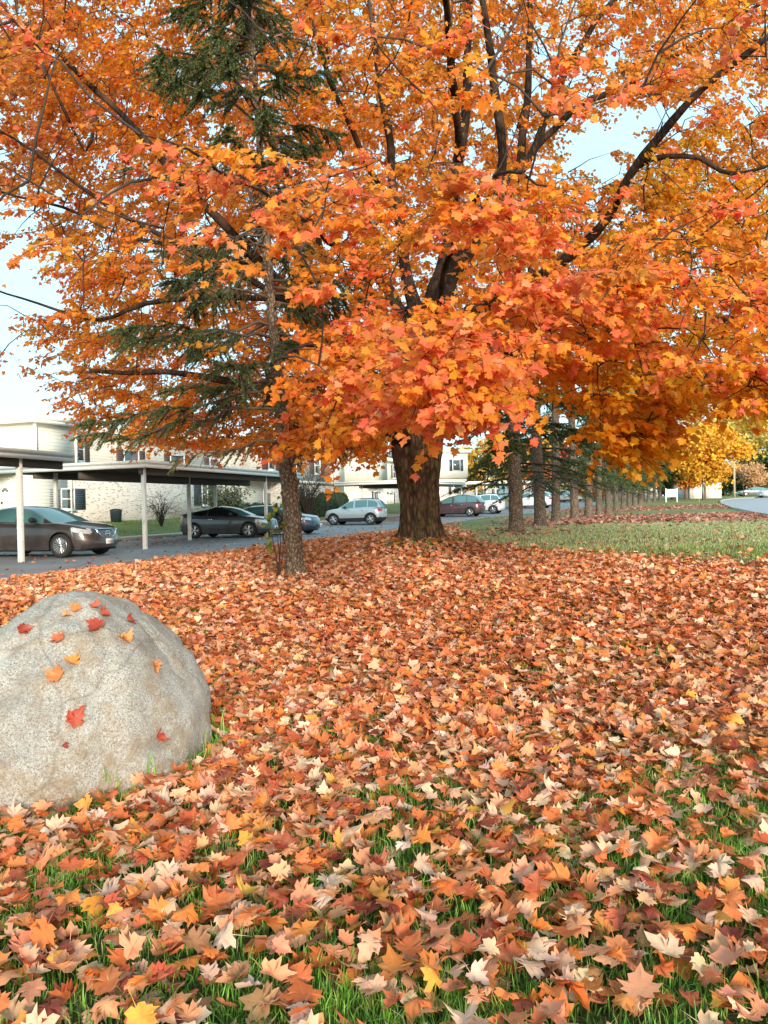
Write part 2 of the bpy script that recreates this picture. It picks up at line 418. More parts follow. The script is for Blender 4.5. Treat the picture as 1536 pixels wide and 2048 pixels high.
# ------------------------------------------------------------------ boulder
BO = (-1.79, 3.88)
def boulder():
    zs = np.array([-.12, 0, .06, .13, .26, .42, .57, .71, .80, .85, .875, .885])
    xr = np.array([-1.0, -.93, -.905, -.90, -.92, -1.0, -1.11, -1.22, -1.33, -1.42, -1.49, -1.56])
    xl = np.array([-2.55, -2.58, -2.58, -2.55, -2.46, -2.31, -2.12, -1.90, -1.76, -1.69, -1.64, -1.58])
    dy = np.array([.70, .80, .83, .825, .80, .73, .61, .47, .33, .22, .12, .01])
    n = 60; m = 110; zz = -.12 + 1.01 * np.sin(np.linspace(0, pi / 2, n)); 
    G = np.zeros((n, m + 1, 3))
    for i, z in enumerate(zz):
        r, l, d = np.interp(z, zs, xr), np.interp(z, zs, xl), np.interp(z, zs, dy)
        for j in range(m + 1):
            a = 2 * pi * j / m; ex = .86
            cx = abs(cos(a)) ** ex * np.sign(cos(a)); sy = abs(sin(a)) ** ex * np.sign(sin(a))
            G[i, j] = ((r + l) / 2 - .035 + cx * (r - l) / 2, BO[1] + .02 + sy * d + .10 * z, z)
    c = np.array([BO[0], BO[1] + .03, .25]); Q = G.reshape(-1, 3)
    out = []
    for q in Q:
        u = q - c; v = Vector(q)
        k = .055 * mnoise.noise(v * 1.7 + Vector((3, 1, 7))) + .022 * mnoise.noise(v * 5) + .008 * mnoise.noise(v * 16) + .004 * mnoise.noise(v * 40)
        rid = 1 - abs(mnoise.noise(v * 1.3 + Vector((9, 4, 2))));  k += .03 * max(0, rid - .8) * 2 - .025 * max(0, (1 - abs(mnoise.noise(v * 2.2 + Vector((1, 8, 5)))) * 9))
        out.append(q + u / max(np.linalg.norm(u), .05) * k)
    G = np.array(out).reshape(n, m + 1, 3); G[:, -1] = G[:, 0]
    G[:, :, 2] += float(gz(*BO)) - .02
    t = NT('granite'); v = t.geo()
    big = t.noise(v, 2.6, 6, .6, .5); f = t.noise(v, 95, 5, .75); f2 = t.voro(v, 210, 'F1', 'Color'); pat = t.noise(v, 9, 6, .7, .4)
    g = t.n('ShaderNodeSeparateColor'); t.l(f2, g.inputs[0])
    col = t.ramp(f, [(.25, (.20, .175, .15)), (.45, (.37, .335, .29)), (.62, (.48, .445, .39)), (.85, (.57, .535, .48))])
    col = t.mix(t.ramp(g.outputs[0], [(.76, 0.0), (.84, .75)]), col, (.16, .14, .125))
    col = t.mix(t.ramp(g.outputs[1], [(.88, 0.0), (.94, .5)]), col, (.70, .67, .62))
    col = t.mix(t.ramp(pat, [(.47, 0.0), (.66, .65)]), col, (.27, .18, .10))
    col = t.mix(t.ramp(big, [(.52, 0.0), (.64, .6)]), col, (.19, .165, .145))
    col = t.mix(t.ramp(big, [(.30, .5), (.42, 0.0)]), col, (.66, .63, .58))
    xz = t.n('ShaderNodeSeparateXYZ'); t.l(v, xz.inputs[0]); low = t.math('MULTIPLY', t.ramp(xz.outputs[2], [(.02, 1.0), (.34, 0.0)]), t.ramp(pat, [(.36, 0.0), (.58, .8)]))
    col = t.mix(low, col, (.25, .165, .09))
    crk = t.voro(t.scale(t.mix(.12, v, t.n('ShaderNodeTexNoise').outputs['Color']), (1.1, 1.3, 1.6)), 1.0, 'DISTANCE_TO_EDGE')
    col = t.mix(t.ramp(crk, [(0, .4), (.012, 0.0)]), col, (.12, .09, .065))
    m = t.done(t.bsdf(col, .85, 0, .25, 0, t.bump(t.math('ADD', f, t.math('MULTIPLY', pat, 1.2)), .75, .02)))
    mb = MB(); mb.grid(G); o = mb.build('boulder', m, smooth=True)
    tag(o, 'large rounded grey granite boulder with brown stains on the lawn at left', 'boulder'); return o
boulder_o = boulder()
me = boulder_o.data
bvh = BVHTree.FromPolygons([v.co for v in me.vertices], [p.vertices for p in me.polygons])
def inside_boulder(x, y, g=0.0):
    return (np.abs((x - BO[0] + .0) / (.86 + g)) ** 2.3 + np.abs((y - BO[1] - .04) / (.72 + g)) ** 2.3) < 1
BL = [(47, 1261, .075, (.33, .045, .025), 'small dark red maple leaf near the left slope of the boulder'),
      (117, 1279, .07, (.52, .12, .05), 'small orange-red maple leaf tilted on edge at the upper left of the boulder'),
      (134, 1232, .06, (.60, .25, .11), 'faded pale orange leaf, lower of the two pale ones near the boulder top'),
      (152, 1218, .075, (.66, .21, .06), 'pale orange leaf lying flattest, closest to the crest of the boulder'),
      (187, 1214, .07, (.55, .12, .06), 'pinkish red leaf just right of the pale orange one on the boulder crest'),
      (210, 1229, .085, (.42, .05, .025), 'bright red maple leaf on the boulder, highest of the dark red ones'),
      (194, 1254, .095, (.36, .04, .022), 'deep red maple leaf below the bright red one near the boulder top'),
      (262, 1245, .085, (.40, .045, .025), 'red maple leaf by the crack on the right shoulder of the boulder'),
      (246, 1280, .085, (.74, .27, .07), 'light orange maple leaf lying flat in the upper middle of the boulder'),
      (141, 1323, .10, (.72, .25, .05), 'yellow-orange folded maple leaf, upper of the pair at the middle of the boulder'),
      (108, 1350, .10, (.68, .20, .06), 'flat orange maple leaf, lower of the pair at the middle of the boulder'),
      (307, 1336, .08, (.70, .24, .08), 'orange maple leaf on the right side of the boulder beside its dark stain'),
      (152, 1436, .115, (.42, .055, .028), 'large curled deep red leaf, biggest on the boulder face'),
      (319, 1468, .10, (.46, .05, .025), 'red maple leaf on the lower right flank of the boulder'),
      (131, 1493, .035, (.30, .05, .03), 'tiny red leaf scrap, lowest on the boulder')]
for i, (px, py, size, col, lab) in enumerate(BL):
    d = CR @ np.array([(px - 768) / F, -(py - 1024) / F, -1.0]); h = bvh.ray_cast(CAM, Vector(d).normalized())
    if h[0] is None: continue
    nrm = np.array(h[1]); nrm = nrm if nrm @ np.array(d) < 0 else -nrm
    a = RNG.uniform(0, 6.28); T_ = np.array([cos(a), sin(a), .1])
    R = frames((nrm + RNG.normal(0, .16, 3))[None], T_[None]); pos = np.array(h[0]) + nrm * .006 - R[0][:, 1] * size * .3
    L = Leaves(); L.add(*leaves(LEAF_NEAR, pos[None], R, np.array([size * .82]), RNG.uniform(.3, 1.0, 1), RNG.uniform(.05, .5, 1), RNG.normal(0, .3, 1), np.array([col]) * .8, RNG))
    r = thing('fallen_leaf', lab, 'leaf', pos); o = L.build('fallen_leaf', M_LITTER)
    bpy.data.objects.remove(r); tag(o, lab, 'leaf', 'maple leaves lying on the boulder')

# ------------------------------------------------------------------ leaf litter
def ground_normal(x, y):
    e = .08; zx = (gz(x + e, y) - gz(x - e, y)) / (2 * e); zy = (gz(x, y + e) - gz(x, y - e)) / (2 * e)
    return np.stack([-zx, -zy, np.ones_like(zx)], 1)
def scatter(x0, x1, y0, y1, dens, rng):
    n = int((x1 - x0) * (y1 - y0) * dens); return rng.uniform(x0, x1, n), rng.uniform(y0, y1, n)
# tint of fallen leaves: orange-red tops, salmon and tan undersides, a few deep reds and yellows
PAL = [(.52, .125, .034, 22), (.66, .25, .12, 24), (.36, .070, .026, 13), (.66, .36, .22, 20), (.66, .42, .29, 10), (.60, .17, .036, 15), (.20, .032, .015, 5), (.62, .25, .04, 5), (.40, .17, .08, 6)]
PALF = [(.74, .24, .09, 28), (.80, .37, .19, 28), (.48, .10, .04, 9), (.72, .43, .28, 19), (.76, .54, .40, 10), (.62, .22, .045, 14), (.22, .04, .018, 6)]  # farther litter, colours lightened to offset the shade under the crown
PALP = [(.32, .11, .09, 30), (.44, .18, .13, 25), (.22, .07, .06, 14), (.54, .30, .22, 20), (.50, .19, .09, 14)]
def litter_density(x, y):
    s, p = sp(x, y); d = edge_p(s) - p
    yb = 14.6 - np.clip(x - 1.6, 0, 9) * .95 + 2.2 * (fbm(x * .6, y * .6, 40) - .5)
    m = 1 - sstep(-3.4, 2.4, y - yb)
    left = sstep(2.4, .4, x - 0 + (y - 16) * -.06) * (1 - sstep(30, 46, y))
    m = np.maximum(m, np.where(y > 14, left, 0))
    m *= sstep(-.25, .25, d + .35 * (vnoise(x * 2, y * 2, 43) - .5)) 
    near = np.interp(y, [1.2, 2.0, 2.6, 3.3, 4.2], [.41, .46, .60, .86, 1.0])
    pat = sstep(.30, .46, fbm(x * 1.5, y * 1.5, 44)); pat = np.where(y < 3.4, .42 + .58 * pat, .68 + .32 * pat)
    return m * near * pat
def band_density(x, y):
    b = sstep(26, 29, y) * (1 - sstep(38, 44, y)) * sstep(3.5, 7, x - (y - 30) * .2) * sstep(.25, .5, fbm(x * .22, y * .22, 50) + .1)
    b2 = sstep(56, 60, y) * (1 - sstep(66, 72, y)) * sstep(12, 16, x) * .7
    return np.maximum(b, b2) * (street_d(x, y) > 4.5)
def lay(x, y, size, col, tmpl, lift, tilt, rng, out, upturn=.12):
    n = len(x); z = gz(x, y) + .012 + lift * rng.random(n) ** 1.3
    nr = ground_normal(x, y); nr /= np.linalg.norm(nr, axis=1, keepdims=True)
    nr = nr + rng.normal(0, tilt, (n, 3)) * np.array([1, 1, .3]); big = rng.random(n) < upturn; nr[big] += rng.normal(0, .75, (big.sum(), 3)) * np.array([1, 1, .2])
    nr[:, 2] = np.abs(nr[:, 2]) + .12
    a = rng.uniform(0, 2 * pi, n); R = frames(nr, np.stack([np.cos(a), np.sin(a), np.zeros(n)], 1))
    pos = np.stack([x, y, z], 1) - R[:, :, 1] * (size * .3)[:, None]
    pos[:, 2] += np.abs(1 - np.clip(nr[:, 2] / np.linalg.norm(nr, axis=1), 0, 1)) * size * .35
    out.add(*leaves(tmpl, pos, R, size, np.clip(rng.normal(.06, .5, n), -.8, .8), np.clip(rng.normal(.02, .34, n), -.6, .6), np.clip(rng.normal(0, .7, n), -1.2, 1.2), col, rng))
LT = Leaves()
def litter(x0, x1, y0, y1, dens, fn, size, pal, tmpl, lift, seed):
    rng = np.random.default_rng(seed); x, y = scatter(x0, x1, y0, y1, dens, rng)
    vis = (np.abs(x) < .53 * y + 1.2); x, y = x[vis], y[vis]
    k = rng.random(len(x)) < fn(x, y); x, y = x[k], y[k]
    k = ~inside_boulder(x, y, .03) & ~(inside_boulder(x, y, .13) & (rng.random(len(x)) < np.where(x < -1.05, .8, .35))); x, y = x[k], y[k]
    k = np.hypot(x - MAPLE[0], y - MAPLE[1]) > .5; x, y = x[k], y[k]
    lay(x, y, rng.uniform(*size, len(x)), pick(pal, len(x), rng), tmpl, lift, .30, rng, LT)
    return len(x)
nl = [litter(-3.2, 3.2, 1.2, 5, 940, litter_density, (.052, .090), PAL, LEAF_NEAR, .07, 1),
      litter(-6, 6, 5, 9, 820, litter_density, (.056, .090), PAL, LEAF_LO, .055, 2),
      litter(-9.5, 10, 9, 16.5, 480, litter_density, (.066, .10), PALF, LEAF_LO, .06, 3),
      litter(-10, 6, 16.5, 46, 110, litter_density, (.11, .17), PALF, LEAF_LO, .06, 4),
      litter(-3, 26, 9, 30, 9, lambda x, y: (edge_p(sp(x, y)[0]) > sp(x, y)[1]) * (street_d(x, y) > 4.5) * fbm(x * .8, y * .8, 47), (.07, .13), PALP + PAL[:4], LEAF_LO, .03, 5),
      litter(3, 40, 26, 72, 26, band_density, (.12, .2), PALP, LEAF_LO, .05, 6),
      litter(2, 20, 20, 60, 40, lambda x, y: np.exp(-((x - 3.8 - (y - 22) * .36) / 1.3) ** 2) * .8 * fbm(x * .7, y * .7, 49), (.09, .15), PALP, LEAF_LO, .04, 7),
      # blown on to the drive and along the kerb
      litter(-18, 10, 12, 60, 60, lambda x, y: (sp(x, y)[1] > edge_p(sp(x, y)[0])) * (sp(x, y)[1] < KERB_P) * np.maximum(.05 * vnoise(x, y, 51), np.maximum(.8 * np.exp(-((sp(x, y)[1] - KERB_P) / .5) ** 2), .55 * np.exp(-((sp(x, y)[1] - edge_p(sp(x, y)[0])) / .35) ** 2))), (.08, .13), PALP + PALF[:3], LEAF_LO, .03, 8)]
litter_o = tag(LT.build('fallen_leaves', M_LITTER), 'thick carpet of dry orange, red and tan maple leaves over the lawn', 'leaves', kind='stuff')

# ------------------------------------------------------------------ grass
def blades(x, y, h, w, rng, pal):
    n = len(x); z = gz(x, y) - .005; a = rng.uniform(0, 2 * pi, n); lean = rng.uniform(0, 2 * pi, n); lk = np.abs(rng.normal(.25, .32, n))
    dx, dy = np.cos(a) * w / 2, np.sin(a) * w / 2; lx, ly = np.cos(lean) * lk * h, np.sin(lean) * lk * h
    b = np.stack([x, y, z], 1); o = np.stack([dx, dy, np.zeros(n)], 1); up = np.stack([lx * .35, ly * .35, h * .58], 1); tip = np.stack([lx * 1.15, ly * 1.15, h * (1.0 - .25 * np.minimum(lk, 1))], 1)
    V = np.stack([b - o, b + o, b + up - o * .75, b + up + o * .75, b + tip], 1).reshape(-1, 3)
    k = (np.arange(n) * 5)[:, None]
    Fq = k + np.array([[0, 1, 3, 2]]); Ft = k + np.array([[2, 3, 4]])
    c = pick(pal, n, rng, .2); C = np.stack([c * .75, c * .75, c, c, c * 1.15], 1).reshape(-1, 3)
    return V, Fq, Ft, C
GP = [(.15, .30, .034, 30), (.20, .38, .05, 30), (.28, .45, .10, 18), (.075, .16, .024, 16), (.42, .40, .17, 8)]
GPL = [(.30, .36, .15, 30), (.38, .42, .21, 30), (.45, .44, .27, 20), (.24, .30, .11, 15)]
def grass():
    Vs, Q, T3, C = [], [], [], []; n = 0
    def add(x, y, h, w, rng, pal):
        nonlocal n
        v, q, t3, c = blades(x, y, h, w, rng, pal); Vs.append(v); Q.append(q + n); T3.append(t3 + n); C.append(c); n += len(v)
    rng = np.random.default_rng(20)
    def zone(x0, x1, y0, y1, dens, fn, h, w, pal):
        x, y = scatter(x0, x1, y0, y1, dens, rng); k = (np.abs(x) < .53 * y + .9) & (rng.random(len(x)) < fn(x, y)) & ~inside_boulder(x, y, -.03)
        x, y = x[k], y[k]; add(x, y, rng.uniform(*h, len(x)), rng.uniform(*w, len(x)), rng, pal)
    patch = lambda x, y: sstep(.42, .62, fbm(x * 1.1, y * 1.1, 60))
    zone(-2.6, 2.6, 1.1, 2.9, 14500, lambda x, y: .35 + .65 * patch(x, y), (.03, .078), (.003, .0055), GP)
    zone(-3.4, 3.4, 2.9, 4.6, 9000, lambda x, y: (.16 + .7 * patch(x, y)) * np.interp(y, [2.9, 4.6], [1, .55]), (.035, .08), (.003, .006), GP)
    zone(-6, 6, 4.6, 9, 1500, lambda x, y: .12 + .55 * patch(x, y), (.04, .085), (.004, .008), GP)
    zone(-8, 9, 9, 15, 420, lambda x, y: (edge_p(sp(x, y)[0]) - .1 > sp(x, y)[1]) * (.08 + .5 * patch(x, y) + .9 * sstep(14.4, 16, y + np.clip(x - 1.6, 0, 9) * .95)), (.045, .085), (.006, .010), GP + GPL)
    zone(-2, 22, 14, 30, 330, lambda x, y: sstep(14.6, 16.5, y + np.clip(x - 1.6, 0, 9) * .95) * (x > .2 * (y - 16) - .2) * (edge_p(sp(x, y)[0]) > sp(x, y)[1]) * (street_d(x, y) > 4.6), (.04, .075), (.010, .018), GPL)
    zone(-30, 0, 28, 62, 60, lambda x, y: (sp(x, y)[1] > KERB_P + 1.2) * 1.0, (.05, .1), (.015, .03), [(.17, .27, .06, 3), (.22, .32, .08, 2), (.13, .22, .045, 2)])
    # longer tufts round the boulder and the tree roots
    m = 1900; a = rng.uniform(pi * .9, 2.15 * pi, m); r = 1 + np.abs(rng.normal(0, .05, m))
    ca, sa = np.cos(a), np.sin(a)
    add(BO[0] + np.sign(ca) * np.abs(ca) ** .87 * .88 * r, BO[1] + .04 + np.sign(sa) * np.abs(sa) ** .87 * .74 * r, rng.uniform(.03, .10, m) * (1 + 1.2 * (rng.random(m) < .08)), rng.uniform(.004, .008, m), rng, GP[:4])
    m = 900; a = rng.uniform(0, 2 * pi, m); r = rng.uniform(.5, 1.0, m)
    add(MAPLE[0] + np.cos(a) * r, MAPLE[1] + np.sin(a) * r, rng.uniform(.04, .12, m), rng.uniform(.008, .014, m), rng, GP)
    tag(np_mesh('grass', np.concatenate(Vs), [np.concatenate(Q), np.concatenate(T3)], M_GRASS, None, np.concatenate(C)), 'short green grass poking up between the fallen leaves', 'grass', kind='stuff')
    return n
ngrass = grass()
# ------------------------------------------------------------------ the big maple
rngm = np.random.default_rng(33)
mz = float(gz(*MAPLE)); maple = thing('maple_tree', 'huge orange maple with a thick furrowed trunk in the middle of the leaf covered lawn', 'tree', (MAPLE[0], MAPLE[1], mz))
def trunk_mesh(name, mat, parent, cl, k=90, dz=.035, furrow=.035, freq=15, flare=None, knots=(), zs=1.1):
    """cl: list of (x, y, z, rx, ry) up the axis"""
    cl = np.array(cl, float); z = np.arange(cl[0, 2], cl[-1, 2], dz); n = len(z); G = np.zeros((n, k + 1, 3))
    c = [np.interp(z, cl[:, 2], cl[:, i]) for i in (0, 1, 3, 4)]
    for i in range(n):
        for j in range(k + 1):
            a = 2 * pi * (j % k) / k; ca, sa = cos(a), sin(a)
            q = Vector((ca * freq * .16, sa * freq * .16, z[i] * zs))
            f = mnoise.noise(q * 1.0 + Vector((0, 0, 5))) ; g = 1 - abs(mnoise.noise(Vector((ca * freq * .30 + 4, sa * freq * .30, z[i] * zs * .8))))
            h = mnoise.noise(Vector((ca * freq * .8, sa * freq * .8, z[i] * zs * 4.5)))
            r = 1.0; add = furrow * (1.1 * (g - .75) + .5 * f + .45 * h)
            if flare: add += flare(a, z[i])
            for ka, kz, kr, kh in knots:
                da = (a - ka + pi) % (2 * pi) - pi; dd = hypot(da * c[2][i], z[i] - kz)
                if dd < kr * 1.6: add += kh * max(0, 1 - (dd / kr) ** 2) - kh * .8 * max(0, 1 - (dd / (kr * .45)) ** 2)
            G[i, j] = (c[0][i] + (c[2][i] + add) * ca, c[1][i] + (c[3][i] + add) * sa, z[i])
    mb = MB(); mb.grid(G); return mb.build(name, mat, parent, smooth=True)
def at(px, py, Y): return P(px, py, Y)
cl = []
for px, py, r in ((842, 1098, .43), (842, 1080, .385), (841, 1050, .36), (840, 1020, .355), (836, 960, .39), (834, 900, .47), (836, 860, .50), (842, 800, .47), (848, 740, .43), (854, 690, .36), (858, 650, .30)):
    q = at(px, py, 14.5); cl.append((*q, r, r * .95))
def mflare(a, z):
    h = z - (mz - .1); k = max(0, 1 - h / .75) ** 2
    seam = -.07 * math.exp(-((((a + 2.05) + pi) % (2 * pi) - pi) / .16) ** 2)          # two stems grown together
    return k * (.02 + .12 * max(0, cos(a * 4 + .6)) ** 2) + seam
trunk_mesh('trunk', M_BARK, maple, cl, 130, .025, .05, 19, mflare, [(-1.1, mz + 1.9, .07, .03), (-1.35, mz + .7, .06, .03), (-1.75, mz + 2.3, .06, .025)])
LIMBS = [  # px, py, depth, radius
    [(858, 690, 14.5, .27), (866, 620, 14.6, .23), (892, 520, 14.7, .19), (918, 323, 14.9, .15), (932, 200, 15, .12), (939, 31, 15, .09), (950, -250, 15, .05)],
    [(850, 720, 14.4, .2), (836, 628, 14.0, .145), (808, 540, 13.8, .125), (797, 440, 13.7, .11), (780, 300, 13.6, .09), (752, 100, 13.4, .07), (720, -150, 13.2, .04)],
    [(815, 880, 14.3, .22), (760, 790, 13.8, .19), (700, 715, 13.3, .165), (656, 667, 13.0, .15), (573, 588, 12.5, .12), (500, 500, 12, .10), (400, 400, 11.6, .08), (280, 270, 11.3, .06), (140, 130, 11, .045), (40, 40, 10.8, .03)],
    [(812, 880, 14.4, .2), (770, 850, 14.1, .17), (690, 822, 13.7, .13), (600, 800, 13.3, .10), (470, 765, 12.8, .07), (330, 745, 12.3, .05), (180, 740, 12, .03)],
    [(862, 700, 14.3, .19), (905, 560, 13.5, .15), (960, 450, 13, .125), (1001, 333, 12.6, .10), (989, 182, 12.2, .09), (978, 70, 11.8, .07), (955, -40, 11.5, .05)],
    [(872, 600, 14.6, .17), (950, 480, 15, .14), (1020, 380, 15.2, .12), (1048, 270, 15.2, .10), (1057, 100, 15.2, .075), (1060, -60, 15, .05)],
    [(960, 455, 13, .11), (1030, 360, 13.4, .10), (1069, 291, 13.6, .09), (1110, 190, 13.6, .08), (1152, 104, 13.5, .07), (1231, 0, 13.2, .055), (1330, -130, 13, .04)],
    [(985, 430, 14.5, .10), (1050, 330, 14.7, .09), (1111, 255, 14.6, .08), (1170, 205, 14.3, .075), (1260, 165, 14, .07), (1387, 88, 13.6, .05), (1540, -10, 13, .035)],
    [(880, 660, 14.2, .17), (1000, 600, 12.6, .13), (1110, 535, 11.6, .105), (1189, 469, 11, .09), (1240, 395, 10.5, .08), (1288, 318, 10.1, .075), (1413, 177, 9.5, .06), (1536, 80, 9.1, .045), (1660, -20, 8.8, .03)],
    [(1278, 332, 10.2, .05), (1330, 318, 10, .045), (1392, 316, 9.9, .04), (1440, 340, 9.8, .035), (1490, 342, 9.7, .03), (1570, 322, 9.5, .02)],
    [(872, 780, 14.2, .17), (985, 715, 13, .12), (1120, 680, 12, .09), (1260, 662, 11.2, .07), (1355, 645, 10.7, .055), (1480, 640, 10.2, .04), (1580, 650, 9.8, .02)],
    [(850, 760, 14.1, 0.075), (880, 690, 11.8, .055), (920, 640, 9.5, .040), (950, 640, 7.8, .030), (975, 670, 6.6, .020), (985, 700, 5.8, .013), (980, 740, 5.4, .007)],
    [(850, 760, 14.1, 0.065), (830, 660, 11, 0.045), (820, 610, 8.2, 0.030), (835, 640, 6.4, 0.018), (860, 740, 5.4, 0.009)],
    [(835, 760, 14.1, 0.065), (730, 560, 11.5, 0.045), (600, 430, 9, 0.033), (480, 360, 7.6, 0.022), (380, 300, 6.8, 0.015), (280, 270, 6.3, 0.007)],
    [(845, 740, 14.1, 0.060), (900, 500, 11, 0.045), (960, 380, 8.8, 0.030), (1030, 340, 7.2, 0.020), (1100, 370, 6.3, 0.010)],
    [(835, 800, 14.1, 0.060), (740, 740, 11.5, 0.040), (660, 700, 9, 0.028), (600, 690, 7.4, 0.018), (540, 720, 6.4, 0.009)],
    [(600, 620, 12.6, .06), (430, 520, 12, .05), (300, 460, 11.6, .04), (193, 400, 11.3, .035), (60, 300, 11, .025), (-60, 230, 10.8, .015)],
    [(540, 540, 12.3, .055), (380, 500, 12.6, .045), (250, 470, 12.6, .04), (130, 415, 12.4, .03), (0, 380, 12.2, .02)],
    [(560, 600, 12.6, .05), (330, 600, 12.2, .04), (200, 640, 12, .03), (80, 610, 11.8, .02), (-50, 560, 11.6, .012)],
    [(190, 230, 11.2, .04), (170, 300, 11.4, .03), (130, 215, 11.2, .028), (52, 68, 11, .02), (30, -30, 11, .015)],
    [(700, 715, 13.3, .08), (640, 500, 13.6, .07), (560, 320, 13.5, .06), (450, 130, 13.3, .045), (380, -30, 13.2, .03)],
    [(797, 440, 13.7, .07), (700, 260, 12.5, .06), (640, 100, 12, .05), (600, -60, 11.6, .03)],
    [(858, 700, 14.7, .15), (900, 560, 17, .12), (980, 480, 19, .09), (1080, 420, 21, .05)],
    [(850, 700, 14.7, .15), (760, 560, 17, .12), (640, 470, 19, .09), (520, 430, 21, .05)],
    [(860, 760, 14.6, .12), (1000, 760, 16, .09), (1150, 740, 17, .07), (1300, 700, 18, .04)],
    [(918, 323, 14.9, .10), (900, 100, 12.5, .08), (880, -60, 11, .05)],
]
NODES = []; NRAD = []
mb = MB()
def catmull(Pt, R, step=.22):
    Pt = np.array(Pt); R = np.array(R); E = np.concatenate([[2 * Pt[0] - Pt[1]], Pt, [2 * Pt[-1] - Pt[-2]]]); out = []; rr = []
    for i in range(1, len(E) - 2):
        p0, p1, p2, p3 = E[i - 1:i + 3]; m = max(2, int(np.linalg.norm(p2 - p1) / step))
        for t in np.arange(m) / m:
            out.append(.5 * (2 * p1 + (p2 - p0) * t + (2 * p0 - 5 * p1 + 4 * p2 - p3) * t * t + (3 * p1 - p0 - 3 * p2 + p3) * t ** 3)); rr.append(R[i - 1] * (1 - t) + R[i] * t)
    out.append(Pt[-1]); rr.append(R[-1]); return np.array(out), np.array(rr)
for Lm in LIMBS:
    pts, rr = catmull([at(a, b, Y) for a, b, Y, r in Lm], [r * (.78 if b < 560 else 1) for a, b, Y, r in Lm])
    wob = np.array([[mnoise.noise(Vector(p) * 1.3 + Vector((i * 7., 0, 0))) for i in range(3)] for p in pts]); wob[0] = 0
    pts = pts + wob * .07
    mb.tube(pts, rr * (1 + .06 * rngm.normal(size=len(rr))), 12)
    NODES += list(pts); NRAD += list(rr)
mb.build('limbs', M_BRANCH, maple, smooth=True)
# crown: sprays of leaves hung on shoots that grow from the limbs
def crown_bottom(px):
    return np.interp(px, [-300, 0, 90, 200, 400, 540, 660, 760, 800, 900, 980, 1005, 1050, 1065, 1105, 1120, 1165, 1185, 1250, 1300, 1330, 1370, 1420, 1536, 1900],
                     [760, 770, 800, 880, 925, 935, 940, 945, 885, 895, 835, 765, 755, 855, 855, 770, 775, 920, 960, 900, 860, 850, 830, 870, 900])
GAPS = [(1215, 287, 72, 64, .96), (1300, 235, 75, 36, .85), (1490, 190, 50, 40, .6), (1090, 90, 30, 50, .5), (60, 560, 95, 75, .9), (40, 790, 90, 60, .8), (30, 450, 70, 60, .6), (815, 590, 26, 36, .9), (220, 500, 40, 22, .7), (1130, 300, 40, 40, .5),
        (1470, 690, 60, 40, .6), (1430, 380, 50, 40, .4), (640, 90, 60, 50, .3), (300, 330, 60, 30, .35), (1000, 130, 40, 60, .3), (1180, 60, 40, 60, .4), (1440, 880, 60, 26, .9), (20, 680, 60, 60, .5), (460, 470, 60, 25, .5), (700, 560, 50, 40, .4),
        (1350, 520, 60, 30, .4), (1500, 480, 50, 40, .5), (1100, 330, 50, 30, .4)]
GREEN = [(440, 130, 130, 100), (530, 60, 70, 120), (590, 290, 60, 80), (410, 240, 150, 70), (330, 640, 140, 90), (270, 800, 140, 90), (220, 890, 70, 50), (430, 760, 130, 70), (540, 600, 34, 320), (400, 430, 110, 50)]
def hides_spruce(px, py, Y):
    return Y < 11.7 and any(((px - a) / c) ** 2 + ((py - b) / d) ** 2 < 1 for a, b, c, d in GREEN)
att = []
n = 47000
Q = np.stack([rngm.uniform(-11, 13, n), rngm.uniform(4.4, 25, n), rngm.uniform(1.7, 16.5, n)], 1)
d = np.sqrt(((Q[:, 0] - .8) / 10.2) ** 2 + ((Q[:, 1] - 14.5) / 9.9) ** 2 + ((Q[:, 2] - 7.0) / 9.3) ** 2)
Q = Q[(d < 1) & (rngm.random(n) < np.interp(d, [0, .45, .75, 1], [.35, .5, 1, 1]))]
kept = 0
for q in Q:
    px, py = pix(q); lim = float(crown_bottom(px))
    inside = -160 < px < 1700 and py > -160
    if py > lim - (.78 if 985 < px < 1200 else .32) * F / q[1]: continue
    if hides_spruce(px, py, q[1]) and rngm.random() < .97: continue
    if 150 < px < 640 and q[1] < 10.9 and not (260 < px < 600 and 290 < py < 480) and rngm.random() < .9: continue
    if q[1] < 13.4 and (((px - 880) / 62) ** 2 + ((py - 490) / 130) ** 2 < 1 or ((px - 825) / 45) ** 2 + ((py - 560) / 80) ** 2 < 1) and rngm.random() < .85: continue
    if py < 470 and px > 640 and q[1] < 12.8 and rngm.random() < .74: continue
    if py < 420 and px < 560 and q[1] < 10.4 and rngm.random() < .6: continue
    if not inside and rngm.random() > .22: continue
    if inside:
        w = 1.0
        for gx_, gy_, rx_, ry_, s_ in GAPS:
            e = ((px - gx_) / rx_) ** 2 + ((py - gy_) / ry_) ** 2
            if e < 1.3: w = min(w, 1 - s_)
        w *= np.interp(px, [-50, 0, 120, 300], [.28, .38, .6, .95]) if py > 380 else np.interp(px, [-50, 120], [.6, 1])
        if rngm.random() > w * np.interp(q[1], [4, 8, 16, 25], [.8, .9, .75, .65]) * (.85 if px < 660 and q[1] > 11 else .70): continue
    att.append(q)
